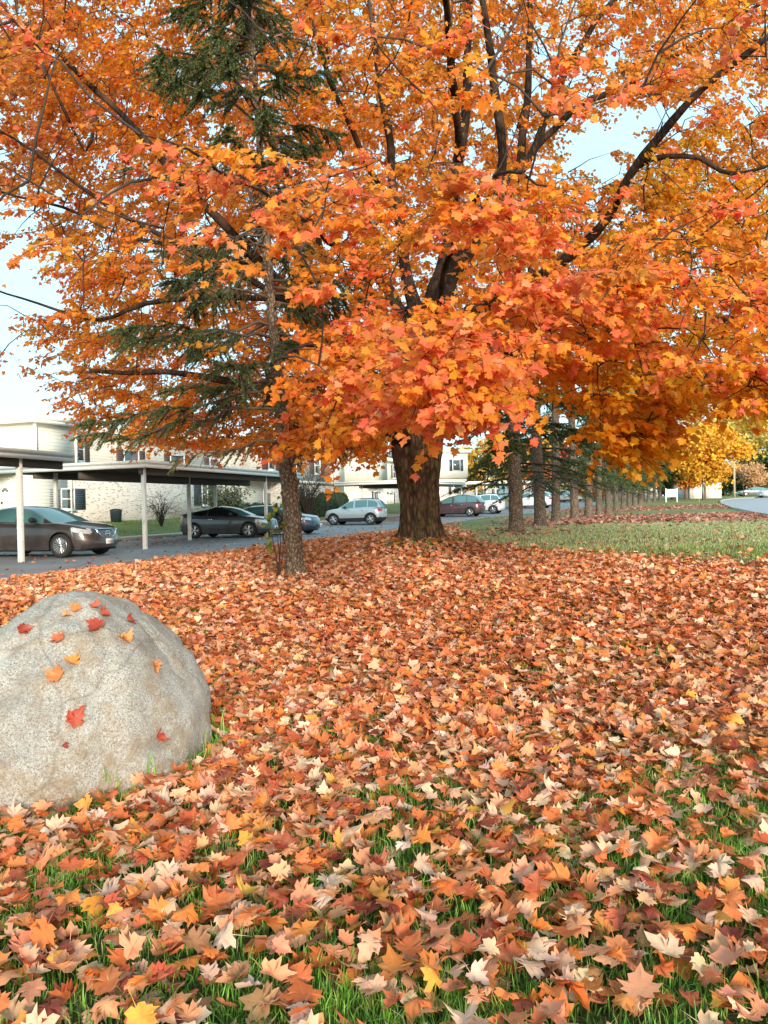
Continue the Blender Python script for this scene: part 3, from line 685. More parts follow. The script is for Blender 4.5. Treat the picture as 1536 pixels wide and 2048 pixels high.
BOUGHS = [  # px, py, radius px x/y, depth range, count : low boughs reaching towards the viewer
    (900, 790, 95, 105, 4.9, 6.6, 60), (880, 680, 110, 50, 6.2, 8, 20), (1150, 640, 150, 110, 6.6, 9.5, 46), (1010, 700, 60, 70, 6, 8, 16), (1000, 430, 130, 75, 6.2, 8.4, 32), (1250, 560, 110, 80, 7, 10, 18),
    (660, 720, 100, 60, 7, 9.5, 26), (420, 390, 150, 75, 6.4, 8.6, 30), (1470, 680, 90, 130, 6.2, 8.4, 30), (700, 460, 120, 120, 7.5, 10.5, 36), (1265, 800, 85, 110, 8, 11, 46), (1240, 900, 70, 55, 8, 10, 40), (1085, 820, 24, 40, 8.5, 10, 16), (620, 850, 120, 60, 9, 12, 34), (190, 600, 110, 110, 9, 13, 26), (330, 850, 160, 50, 11.8, 14, 40), (1450, 440, 110, 110, 9, 13, 50), (1300, 420, 120, 70, 10, 14, 44), (1430, 790, 110, 50, 7, 9.5, 24), (1380, 180, 150, 150, 9, 13, 44), (170, 130, 190, 160, 11.8, 14, 70), (720, 130, 160, 150, 10, 14, 50)]
for px, py, rx, ry, y0, y1, c in BOUGHS:
    for _ in range(c):
        a, r = rngm.uniform(0, 2 * pi), sqrt(rngm.random()); x_, y_ = px + cos(a) * r * rx, py + sin(a) * r * ry
        if any(((x_ - g[0]) / g[2]) ** 2 + ((y_ - g[1]) / g[3]) ** 2 < .8 for g in GAPS if g[4] > .7): continue
        Y_ = rngm.uniform(y0, y1); y_ = min(y_, float(crown_bottom(x_)) - (.72 if 1000 < x_ < 1200 else .34) * F / Y_)
        if hides_spruce(x_, y_, Y_) and rngm.random() < .96: continue
        att.append(at(x_, y_, Y_))
att = np.array(att)
NN = np.array(NODES); NR = np.array(NRAD)
order = np.argsort([np.min(np.linalg.norm(NN - a, axis=1)) for a in att])
cap = len(NN) + len(att) * 6; buf = np.zeros((cap, 3)); buf[:len(NN)] = NN; nb = len(NN)
twig = MB(); sprays = []
ctr = np.array([.7, 14.5, 3.5])
for i in order:
    a = att[i]; dd = np.linalg.norm(buf[:nb] - a, axis=1)
    pen = dd + .35 * np.maximum(0, np.linalg.norm(buf[:nb] - ctr, axis=1) - np.linalg.norm(a - ctr))
    j = int(np.argmin(pen)); b = buf[j]; L = np.linalg.norm(a - b)
    if L < .05: continue
    t = np.linspace(0, 1, max(4, int(L / .35) + 2))[:, None]
    side = rngm.normal(0, .07 * L, 3)
    pts = b + (a - b) * t + side * np.sin(t * pi) + np.array([0, 0, .10 * L]) * np.sin(t * pi)
    if L > .4: pts[1:-1] += rngm.normal(0, .02, (len(pts) - 2, 3))
    r0 = .007 + .0062 * L
    twig.tube(pts, np.linspace(r0, .0045, len(pts)), 5 if L > .8 else 4, False)
    k = len(pts) - 1; buf[nb:nb + k] = pts[1:] if k < 6 else pts[1:][:k]; nb += k
    if nb > cap - 40: buf = np.concatenate([buf, np.zeros((cap, 3))]); cap *= 2
    sprays.append((a, (a - b) / L))
# colour of the crown: salmon orange where it is low in front, gold low on the right and inside (underside lighting put into the colour), orange elsewhere
PO = [(.85, .30, .030, 40), (.83, .235, .030, 24), (.86, .37, .034, 24), (.72, .16, .024, 5), (.84, .42, .16, 6)]
PR = [(.87, .25, .075, 40), (.85, .175, .08, 26), (.87, .33, .046, 30), (.84, .38, .18, 7), (.56, .06, .02, 3)]
PY = [(.82, .39, .018, 40), (.80, .32, .018, 26), (.82, .45, .030, 22), (.74, .22, .015, 8)]
PD = [(.80, .27, .045, 40), (.75, .21, .045, 28), (.82, .34, .05, 26), (.5, .10, .03, 5)]
hi = [[], [], [], []]; lo = [[], [], [], []]
for a, dr in sprays:
    px, py = pix(a); Yd = a[1]
    n_tw = 3 if Yd > 7 else 4
    pr = np.interp(Yd, [6.3, 8.2], [.85, .1]); 
    py_ = sstep(980, 1250, px) * sstep(560, 820, py) * .8 * (Yd > 6.6) + .6 * sstep(1150, 1300, px) * sstep(240, 380, py) * (Yd > 8.5)
    pd_ = sstep(300, 40, px) * .75
    u = rngm.random(); pal = PY if u < py_ else PR if u < py_ + pr * (1 - py_) else PD if rngm.random() < pd_ else PO
    cl_tint = rngm.normal(1, .07, 3) * rngm.normal(1, .07)
    out = np.array([a[0] - ctr[0], a[1] - ctr[1], 0]); out /= max(np.linalg.norm(out), .1)
    for _ in range(n_tw):
        d2 = dr * .5 + out * .6 + rngm.normal(0, .55, 3); d2[2] = d2[2] * .45 - .10; d2 /= np.linalg.norm(d2)
        Lt = rngm.uniform(.28, .62); e = a + d2 * Lt + np.array([0, 0, -.10 * Lt]); m = a + d2 * Lt * .5 + np.array([0, 0, .03])
        twig.tube([a, m, e], [.0045, .0035, .002], 3, False)
        for f in np.linspace(.22, 1, int(rngm.integers(6, 9))):
            base = (1 - f) ** 2 * a + 2 * f * (1 - f) * m + f * f * e
            for sgn in (-1, 1):
                if f > .97 and sgn > 0 and rngm.random() < .3: continue
                sd = np.cross(d2, (0, 0, 1)) * sgn; pet = sd * .5 + d2 * .35 + rngm.normal(0, .35, 3) + np.array([0, 0, -.15]); pet /= np.linalg.norm(pet)
                size = rngm.uniform(.055, .092) * (1.0 if Yd < 8 else 1.05)
                pos = base + pet * size * .55
                tip = pet * .7 + np.array([0, 0, -.75]) + rngm.normal(0, .35, 3)
                nrm = out * .62 + np.array([0, 0, .62]) + rngm.normal(0, .42, 3)
                B = hi if Yd < 7.5 else lo
                B[0].append(pos); B[1].append(np.concatenate([nrm, tip])); B[2].append(size); B[3].append(np.clip(np.array(pick(pal, 1, rngm, .10)[0]) * cl_tint, .004, .9))
twig.build('twigs', M_TWIG, maple)
LC = Leaves()
for B, tm in ((hi, LEAF_HI), (lo, LEAF_LO)):
    n = len(B[0]); fr = np.array(B[1])
    LC.add(*leaves(tm, np.array(B[0]), frames(fr[:, :3], fr[:, 3:]), np.array(B[2]), rngm.normal(-.15, .3, n), rngm.normal(.08, .2, n), rngm.normal(0, .35, n), np.array(B[3]), rngm))
crown_o = LC.build('crown', M_LEAF, maple)
print('maple attractors', len(att), 'leaves', len(hi[0]), len(lo[0]), 'litter', nl, 'grass', ngrass)

# ------------------------------------------------------------------ spruces
def needle_twig(rows, base, d, L, rng, pal, nn, ln, wn):
    """a shoot thick with needles"""
    d = d / np.linalg.norm(d); u = np.cross(d, (0.3, .2, 1.0)); u /= np.linalg.norm(u); w = np.cross(d, u)
    f = rng.random(nn); a = rng.uniform(0, 2 * pi, nn); o = np.cos(a)[:, None] * u + np.sin(a)[:, None] * w
    b = base + d * (f * L)[:, None]; b[:, 2] -= .12 * L * f ** 2
    nd = o * .8 + d * .75; nd /= np.linalg.norm(nd, axis=1, keepdims=True)
    sd = np.cross(nd, rng.normal(size=(nn, 3))); sd /= np.linalg.norm(sd, axis=1, keepdims=True)
    l = ln * rng.uniform(.7, 1.2, nn)[:, None] * (1 - .35 * f[:, None])
    V = np.stack([b - sd * wn / 2, b + sd * wn / 2, b + nd * l * .6 + sd * wn * .4, b + nd * l], 1)
    c = pick(pal, nn, rng, .2); rows.append((V.reshape(-1, 3), np.repeat(c, 4, 0)))
def build_needles(rows, name, parent):
    V = np.concatenate([r[0] for r in rows]); C = np.concatenate([r[1] for r in rows]); k = (np.arange(len(V) // 4) * 4)[:, None]
    return np_mesh(name, V, [k + np.array([[0, 1, 2]]), k + np.array([[0, 2, 3]])], M_NEEDLE, parent, C)
GN = [(.055, .10, .034, 30), (.115, .145, .042, 34), (.075, .125, .07, 14), (.15, .16, .04, 16), (.17, .125, .035, 4), (.03, .055, .024, 12)]
spz = float(gz(*SPRUCE)); rs = np.random.default_rng(55)
spruce = thing('spruce_tree', 'slim thinning spruce with a knotty pale trunk standing in front of the maple', 'tree', (SPRUCE[0], SPRUCE[1], spz))
AX = [(590, 1172, .175), (590, 1150, .158), (589, 1110, .146), (584, 1040, .142), (578, 960, .136), (572, 890, .128), (565, 820, .118), (556, 740, .108), (547, 660, .098), (538, 560, .088), (530, 440, .075), (520, 300, .062), (512, 180, .052), (503, 60, .043), (496, -80, .034), (490, -300, .02)]
cl = [(*at(px, py, 11.0), r * q, r * q) for px, py, r in AX for q in (.86 if py > 700 else .70,)]
kn = [(rs.uniform(0, 2 * pi) if i % 3 else rs.uniform(-2.6, -.5), spz + z, rs.uniform(.035, .06), .035) for i, z in enumerate(np.arange(.25, 5, .16))]
trunk_mesh('trunk', M_SBARK, spruce, cl[:14], 56, .022, .016, 22, lambda a, z: .08 * max(0, 1 - (z - spz + .05) / .35) ** 2 * (1 + .8 * sin(3 * a + 1)), kn, 3.5)
c0 = np.array(cl); mb = MB(); mb.tube(c0[12:, :3], c0[12:, 3], 8); top = mb
rows = []; dead = MB()
def axis_at(z): return np.array([np.interp(z, c0[:, 2], c0[:, i]) for i in range(3)]), float(np.interp(z, c0[:, 2], c0[:, 3]))
zz = 1.9
while zz < 9.6:
    zz += rs.uniform(.06, .105)
    a0, r0 = axis_at(zz + spz)
    az = rs.uniform(0, 2 * pi)
    left = cos(az) < .1
    L = np.interp(zz, [1.9, 3, 5, 9], [2.2, 2.7, 2.1, 1.25]) * rs.uniform(.5, 1.12) * (1.0 if left else .7)
    dirv = np.array([cos(az), sin(az) * .9, 0])
    t = np.linspace(0, 1, 9)[:, None]; rise = np.interp(zz, [2, 9], [-.05, .15])
    pts = a0 + dirv * L * t + np.array([0, 0, 1]) * (L * (rise * t - .26 * t * t + .16 * t ** 4)); pts[1:] += rs.normal(0, .018 * L, (8, 3))
    dead.tube(pts, np.linspace(.016 + .004 * L, .004, 9), 5)
    # density of live needles follows the tree: bare gap about mid height, green low on the left and near the top
    px, py = pix(pts[-1]); live = (1.0 if left else .7) * np.interp(py, [0, 60, 300, 340, 430, 520, 560, 880, 960], [1, 1, .95, .5, .3, .45, .95, .5, .15])
    ns = int(L * 30)
    for q in range(ns):
        f = rs.uniform(.25, 1.0); b = pts[int(f * 8)] * (1 - (f * 8) % 1) + pts[min(8, int(f * 8) + 1)] * ((f * 8) % 1)
        sd = np.cross(dirv, (0, 0, 1)) * rs.choice([-1, 1]); dv = dirv * .55 + sd * rs.uniform(.2, .9) + np.array([0, 0, rs.uniform(-1.0, .05)]); Lt = rs.uniform(.18, .48) * (1.15 - .4 * f)
        dv /= np.linalg.norm(dv)
        dead.tube([b, b + dv * Lt * .5, b + dv * Lt + np.array([0, 0, -.12 * Lt])], [.005, .004, .002], 3, False)
        if rs.random() < live * np.interp(f, [.25, .5, 1], [.25, .8, 1]):
            needle_twig(rows, b, dv, Lt, rs, GN, int(460 * Lt), .048, .012)
    if rs.random() < live: needle_twig(rows, pts[-2], pts[-1] - pts[-2], np.linalg.norm(pts[-1] - pts[-2]) + .15, rs, GN, 90, .045, .011)
# short snags and hanging dead twigs on the bare lower stem
for _ in range(46):
    z = rs.uniform(1.6, 5.5); a0, r0 = axis_at(z + spz); az = rs.uniform(0, 2 * pi); dv = np.array([cos(az), sin(az), rs.uniform(-.5, .2)]); L = rs.uniform(.12, .75)
    dead.tube([a0 + dv * r0 * .8, a0 + dv * (r0 + L * .5) + np.array([0, 0, -.05 * L]), a0 + dv * (r0 + L) + np.array([0, 0, -.3 * L])], [.010, .007, .003], 4)
top.build('leader', M_SBARK, spruce, smooth=True)
dead.build('branches', m_plain('spruce_branch', (.10, .07, .05), .9), spruce)
build_needles(rows, 'crown', spruce)
# sapling with a few green leaves at its foot
q = at(556, 1085, 10.8); q[2] = float(gz(q[0], q[1])); sap = thing('sapling', 'little sapling with yellow-green leaves at the left foot of the slim spruce trunk', 'sapling', q)
mb = MB(); Ls = Leaves(); pos = []; 
for e in ((550, 1035), (535, 1040), (556, 1012), (566, 1050), (540, 1070), (548, 1100)):
    p1 = at(*e, 10.8); mb.tube([q, (q + p1) / 2 + np.array([.03, 0, 0]), p1], [.008, .006, .003], 4); 
    for _ in range(7): pos.append(p1 + rs.normal(0, .055, 3))
mb.build('stem', M_TWIG, sap); n = len(pos)
Ls.add(*leaves(LEAF_LO, np.array(pos), frames(rs.normal(0, .5, (n, 3)) + [0, -.4, .6], rs.normal(0, .4, (n, 3)) + [-.6, 0, -.3]), rs.uniform(.06, .10, n), np.zeros(n), np.zeros(n), np.zeros(n), pick([(.16, .22, .03, 4), (.30, .30, .04, 2), (.10, .16, .025, 3)], n, rs), rs))
Ls.build('leaves', M_LEAF, sap)

# the row of spruces between the drive and the street
def spruce_proto(name, seed, h, zlow):
    r = np.random.default_rng(seed); root = thing(name, None, 'tree', (0, 0, 0))
    k = [(r.uniform(0, 2 * pi), z, r.uniform(.03, .05), .028) for z in np.arange(.2, 4.2, .09)]
    lean = r.normal(0, .008, 2)
    cl = [(lean[0] * z, lean[1] * z, z, ra, ra) for z, ra in ((-.15, .26), (.1, .215), (.6, .195), (2, .18), (4.6, .16))]
    trunk_mesh('trunk', M_SBARK2, root, cl, 40, .04, .014, 20, lambda a, z: .07 * max(0, 1 - z / .3) ** 2 * (1 + .5 * sin(3 * a)), k, 3.0)
    mb = MB(); mb.tube([(lean[0] * z, lean[1] * z, z) for z in (4.5, h * .6, h)], [.16, .1, .02], 8); 
    rows = []; z = zlow - .9
    while z < h - .3:
        z += r.uniform(.16, .26) * (1.0 if z < 7 else 2.2); L = np.interp(z, [zlow - 1, zlow + .3, h], [2.2, 3.3, .3]) * r.uniform(.7, 1.1); az = r.uniform(0, 2 * pi)
        dv = np.array([cos(az), sin(az), 0]); t = np.linspace(0, 1, 6)[:, None]; pts = np.array([0, 0, z]) + dv * L * t + np.array([0, 0, 1]) * L * (-.05 * t - .22 * t * t); pts[1:] += r.normal(0, .04, (5, 3))
        mb.tube(pts, np.linspace(.03, .006, 6), 4)
        live = 1 if z > zlow else .22
        for q in range(int(L * (13 if z < 7 else 8))):
            f = r.uniform(.2, 1); b = pts[int(f * 4.99)] * (1 - (f * 4.99) % 1) + pts[int(f * 4.99) + 1] * ((f * 4.99) % 1); sd = np.cross(dv, (0, 0, 1)) * r.choice([-1, 1])
            d3 = dv * .6 + sd * r.uniform(.2, .9) + np.array([0, 0, r.uniform(-.6, .05)]); Lt = r.uniform(.3, .7) * (1.2 - .4 * f)
            mb.tube([b, b + d3 * Lt], [.008, .004], 3, False)
            if r.random() < live: needle_twig(rows, b, d3, Lt, r, GN, int(110 * Lt + 8), .09, .028)
    mb.build('branches', M_TWIG, root); build_needles(rows, 'crown', root); return root
protos = [spruce_proto('row_spruce', 100 + i, 12.5, 2.25) for i in range(3)]
ROW = [(1033, 1068, 22.0), (1081, 1055, 26.6), (1112, 1047, 30.8), (1150, 1042, 35.0), (1177, 1034, 39.5), (1198, 1029, 43.5), (1217, 1024, 49), (1232, 1020, 54), (1246, 1017, 59.5), (1258, 1014, 65), (1270, 1011, 71), (1281, 1009, 77), (1297, 1006, 84), (1309, 1004, 90), (1320, 1002, 96)]
NTH = ['nearest the maple', 'second from the maple', 'third from the maple', 'fourth from the maple', 'fifth from the maple', 'sixth from the maple, its trunk pale grey', 'seventh from the maple', 'eighth from the maple', 'ninth from the maple', 'tenth from the maple',
       'eleventh from the maple', 'twelfth from the maple', 'third from the far end', 'second from the far end', 'last one, beside the white sign board']
for i, (px, py, Y) in enumerate(ROW):
    x, _, _ = P(px, py, Y); o = protos[i] if i < 3 else copy_tree(protos[i % 3]); o.location = (x, Y, float(gz(x, Y))); o.rotation_euler = (0, 0, rs.uniform(0, 6.28)); sc = rs.uniform(.80, 1.14) if i > 1 else 1.0; o.scale = (sc, sc, rs.uniform(.95, 1.05)); o.rotation_euler.x = rs.normal(0, .012); o.rotation_euler.y = rs.normal(0, .014)
    tag(o, 'dark spruce in the row along the drive, ' + NTH[i], 'tree', 'spruces in a row along the drive')
    o['category'] = 'tree'

# ------------------------------------------------------------------ far trees
def far_tree(name, label, px, Y, h, rx, zc, rz, pal, n, size, seed, trunk=(.16, .11, .08), tr=.22, lean=0, group=None, clumps=26, bare=False):
    r = np.random.default_rng(seed); x = P(px, 1000, Y)[0]; z = float(gz(x, Y)); root = thing(name, label, 'tree', (x, Y, z), group); o = np.array([x, Y, z]); mb = MB()
    top = o + np.array([lean, 0, h * .8]); mb.tube([o - [0, 0, .2], o + [0.05, 0, h * .18], o + [lean * .3 + .1, 0, h * .45], top], [tr * 1.3, tr, tr * .7, tr * .15], 8)
    mb.build('trunk', m_plain(name + '_bark', trunk, .9, var=.35, sc=9), root, smooth=True)
    br = MB(); V = []; C = []
    cc = o + np.array([lean * .5, 0, zc])
    for k in range(clumps):
        while True:
            u = r.uniform(-1, 1, 3)
            if .25 < np.linalg.norm(u) < 1: break
        c = cc + u * np.array([rx, rx, rz]) * .88; b = o + np.array([lean * .3, 0, h * r.uniform(.2, .5)]); br.tube([b, (b + c) / 2 + [0, 0, .1 * rz], c], [tr * .35, tr * .2, tr * .06], 4, False)
        m = n // clumps; rr = r.uniform(.25, .42) * rx; q = r.normal(0, .5, (m, 3)); q /= np.maximum(1, np.linalg.norm(q, axis=1, keepdims=True) / 1.3); q = c + q * np.array([rr, rr, rr * .62])
        nr = r.normal(0, .6, (m, 3)) + np.array([0, -.35, .6]); Rm = frames(nr, r.normal(0, .5, (m, 3)) + np.array([0, 0, -.6])); s = size * r.uniform(.6, 1.2, (m, 1))
        a, b2 = Rm[:, :, 0] * s, Rm[:, :, 1] * s
        V.append(np.stack([q - b2 * .5, q + a * .55 + b2 * .0, q + b2 * .75, q - a * .55 + b2 * .05], 1)); C.append(np.repeat(pick(pal, m, r, .12) * r.normal(1, .12), 4, 0))
    br.build('branches', M_TWIG, root)
    if not bare:
        V = np.concatenate(V).reshape(-1, 3); k = (np.arange(len(V) // 4) * 4)[:, None]
        np_mesh('crown', V, [k + np.array([[0, 1, 2, 3]])], M_FAR, root, np.clip(np.concatenate(C), .004, .9))
    return root
FO = [(.72, .22, .035, 3), (.74, .30, .03, 3), (.66, .15, .03, 2)]; FY = [(.76, .40, .035, 3), (.74, .32, .025, 4), (.70, .44, .06, 2), (.55, .33, .03, 1)]; FP = [(.80, .62, .16, 3), (.80, .55, .10, 2), (.66, .52, .20, 2)]
FD = [(.20, .035, .04, 3), (.28, .05, .05, 2), (.14, .03, .035, 2)]; FG = [(.035, .065, .025, 3), (.06, .09, .03, 2), (.09, .11, .03, 1)]; FT = [(.60, .36, .18, 3), (.66, .42, .2, 2), (.5, .27, .14, 2)]
far_tree('maple_tree', 'golden maple with a broad low crown right of the spruce row', 1408, 93, 10.2, 5.0, 6.0, 4.0, FY, 10000, .33, 1)
far_tree('maple_tree', 'small orange maple glowing under the golden maple, behind the sign board', 1372, 108, 6.5, 3.0, 3.4, 2.2, FO, 3000, .3, 2)
far_tree('maple_tree', 'dark red maple peeping over the spruce row', 1285, 92, 13, 3.6, 9.0, 3.6, FD, 4000, .34, 3)
far_tree('pale_tree', 'sunlit pale yellow tree behind the utility pole', 1500, 150, 19, 8.5, 12, 6.5, FP, 7000, .55, 4, lean=1)
far_tree('pale_tree', 'pale yellow tree at the right edge beyond the street', 1580, 138, 17, 7.5, 10.5, 6.0, FP, 6000, .5, 5)
far_tree('pale_tree', 'pale yellow tree rising between the golden maple and the utility pole', 1440, 165, 21, 7.5, 14, 6.0, FP, 6000, .6, 6)
far_tree('shrub_tree', 'tan many branched small tree behind the lamp post', 1494, 128, 6.0, 3.6, 3.6, 2.2, FT, 2600, .28, 7, (.55, .36, .2), .2)
far_tree('evergreen_tree', 'dark rounded evergreen right of the lamp post beyond the street', 1535, 142, 8.5, 5, 4.0, 4.2, FG + [(.3, .25, .04, 2)], 6000, .42, 8)
far_tree('evergreen_tree', 'dark evergreen left of the utility pole', 1436, 132, 5.5, 3.2, 2.6, 2.7, FG, 4500, .34, 9)
far_tree('evergreen_tree', 'dark evergreen behind the golden maple, beside the spruce row', 1345, 104, 12, 3.4, 6.2, 5.2, FG, 6000, .36, 10)
far_tree('maple_tree', 'bright orange-pink maple behind the far carports, between the first two row spruces', 1062, 118, 9.5, 4.4, 5.4, 4.2, [(.80, .22, .07, 3), (.78, .27, .06, 2)], 7000, .34, 11)
far_tree('maple_tree', 'yellow maple behind the far carports, between the second and third row spruces', 1096, 140, 14, 3.6, 9.2, 3.6, FY, 4000, .4, 12)
far_tree('maple_tree', 'olive and yellow tree behind the far carport right of the minivan', 968, 108, 8.6, 5.0, 4.8, 3.8, [(.35, .30, .04, 3), (.62, .36, .05, 3), (.25, .22, .04, 2), (.66, .2, .04, 2)], 7000, .34, 13)
far_tree('maple_tree', 'dark crimson tree behind the fourth row spruce', 1128, 128, 10, 3.4, 7.0, 3.2, [(.40, .05, .04, 3), (.30, .05, .03, 2)], 3500, .36, 14)
far_tree('maple_tree', 'yellow-green tree at the far end of the drive', 1160, 150, 9, 4.4, 4.8, 4.0, [(.66, .45, .05, 3), (.4, .36, .05, 2)], 4500, .42, 15)
far_tree('maple_tree', 'orange maple filling the end of the drive beside the sixth row spruce', 1190, 120, 8.5, 3.4, 4.0, 3.6, FO, 4500, .34, 16)
far_tree('maple_tree', 'tall orange maple standing behind the townhouses left of the big maple', 690, 108, 12, 5.5, 8.0, 4.0, FO, 7000, .36, 17)
for i, (px, Y, h, lab) in enumerate(((1240, 190, 10, 'dark distant evergreen closing the end of the drive'), (1330, 200, 12, 'dark distant evergreen behind the white sign board'), (1400, 210, 11, 'dark distant evergreen behind the white shed'), (1480, 205, 11, 'dark distant evergreen behind the pale trees'), (1560, 190, 12, 'dark distant evergreen at the right edge of the view'), (1180, 200, 11, 'dark distant evergreen behind the yellow-green tree'), (1020, 200, 10, 'dark distant evergreen behind the carports'))):
    far_tree('evergreen_tree', lab, px, Y, h, 8.0, h * .42, h * .42, FG + [(.25, .2, .04, 1)], 4200, .8, 60 + i)
# ------------------------------------------------------------------ materials of made things
def m_brick():
    t = NT('whitewashed_brick'); g = t.geo(); x = t.n('ShaderNodeSeparateXYZ'); t.l(g, x.inputs[0])
    a = t.math('ADD', t.math('MULTIPLY', x.outputs[0], .3007 - .9537), t.math('MULTIPLY', x.outputs[1], .9537 + .3007))
    c = t.n('ShaderNodeCombineXYZ'); t.l(a, c.inputs[0]); t.l(x.outputs[2], c.inputs[1])
    b = t.n('ShaderNodeTexBrick'); t.l(c.outputs[0], b.inputs['Vector']); b.inputs['Scale'].default_value = 1.0; b.inputs['Brick Width'].default_value = .15; b.inputs['Row Height'].default_value = .055
    b.inputs['Mortar Size'].default_value = .010; b.inputs['Color1'].default_value = (0, 0, 0, 1); b.inputs['Color2'].default_value = (1, 1, 1, 1); b.inputs['Mortar'].default_value = (.5, .5, .5, 1); b.inputs['Bias'].default_value = 0
    col = t.ramp(b.outputs['Color'], [(.05, (.24, .15, .10)), (.10, (.40, .30, .23)), (.17, (.60, .545, .47)), (.9, (.70, .655, .58))])
    col = t.mix(t.ramp(t.noise(g, 1.2, 4), [(.5, 0.0), (.75, .45)]), col, (.46, .37, .29)); col = t.mix(t.math('MULTIPLY', b.outputs['Fac'], .6), col, (.55, .50, .44))
    return t.done(t.bsdf(col, .9, 0, .2, 0, t.bump(t.math('SUBTRACT', 1.0, b.outputs['Fac']), .5, .01)))
def m_siding(name, col, lap=.17):
    t = NT(name); g = t.geo(); x = t.n('ShaderNodeSeparateXYZ'); t.l(g, x.inputs[0]); f = t.math('FRACT', t.math('DIVIDE', x.outputs[2], lap))
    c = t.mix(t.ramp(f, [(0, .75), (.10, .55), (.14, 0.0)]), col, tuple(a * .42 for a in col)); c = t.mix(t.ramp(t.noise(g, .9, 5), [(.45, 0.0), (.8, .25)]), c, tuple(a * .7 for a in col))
    return t.done(t.bsdf(c, .6, 0, .3, 0, t.bump(f, .5, .02)))
M_BRICK = m_brick(); M_SID = m_siding('cream_siding', (.60, .575, .50)); M_SIDW = m_siding('white_siding', (.74, .73, .69))
M_TRIM = m_plain('cream_trim', (.82, .80, .73), .5, var=.1, bump=.1); M_WHITE = m_plain('white_paint', (.78, .77, .73), .5, var=.06)
M_SHUT = m_plain('slate_shutter', (.035, .05, .065), .5); M_SHUTB = m_plain('brown_shutter', (.10, .06, .05), .5)
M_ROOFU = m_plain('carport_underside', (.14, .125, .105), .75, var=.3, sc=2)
M_DKW = m_plain('dark_beam', (.12, .10, .08), .8)
def m_post():
    t = NT('flaking_paint'); g = t.geo(); n = t.noise(t.scale(g, (9, 9, 2.5)), 1, 6, .7); c = t.mix(t.ramp(n, [(.56, 0.0), (.66, .8)]), (.76, .73, .66), (.40, .34, .27))
    return t.done(t.bsdf(c, .7, 0, .3, 0, t.bump(n, .3, .01)))
M_POST = m_post()
def m_glass(name, col=(.02, .03, .035), rough=.06): return m_plain(name, col, rough, 0, .0, .05, 2, 0, .9)
M_WIN = m_glass('window_glass', (.05, .065, .075)); M_AUTOG = m_glass('car_glass', (.08, .19, .20), .03); M_DKG = m_glass('tinted_glass', (.008, .010, .012), .04)  # car glass has teal in its base colour, standing in for reflected sky
M_TYRE = m_plain('rubber', (.018, .018, .018), .8, bump=.2); M_RIM = m_plain('alloy', (.62, .62, .62), .28, .9); M_DARKP = m_plain('black_plastic', (.02, .02, .021), .6)
M_CHROME = m_plain('chrome', (.75, .75, .76), .12, 1.0); M_LAMP = m_plain('clear_lens', (.55, .57, .58), .06, .3, 1, .3, 25); M_RED = m_plain('red_lens', (.42, .02, .015), .12, 0, 1)
M_PLATE = m_plain('plate_white', (.78, .77, .74), .4); M_PTXT = m_plain('plate_red', (.45, .05, .04), .5)
def m_paint(name, col, metal=.35):
    t = NT(name); v = t.coord(); f = t.noise(v, 900, 2); c = t.mix(f, tuple(a * .85 for a in col), tuple(min(1, a * 1.2) for a in col))
    d = t.noise(v, 3.5, 5, .7); ps = t.n('ShaderNodeSeparateXYZ'); t.l(v, ps.inputs[0])
    dust = t.math('MULTIPLY', t.ramp(d, [(.4, .0), (.75, .35)]), t.ramp(ps.outputs[2], [(.25, 1.0), (.75, .25)]))
    c = t.mix(dust, c, (.22, .19, .16)); return t.done(t.bsdf(c, t.ramp(d, [(.3, .28), (.7, .42)]), metal, .5, .8))

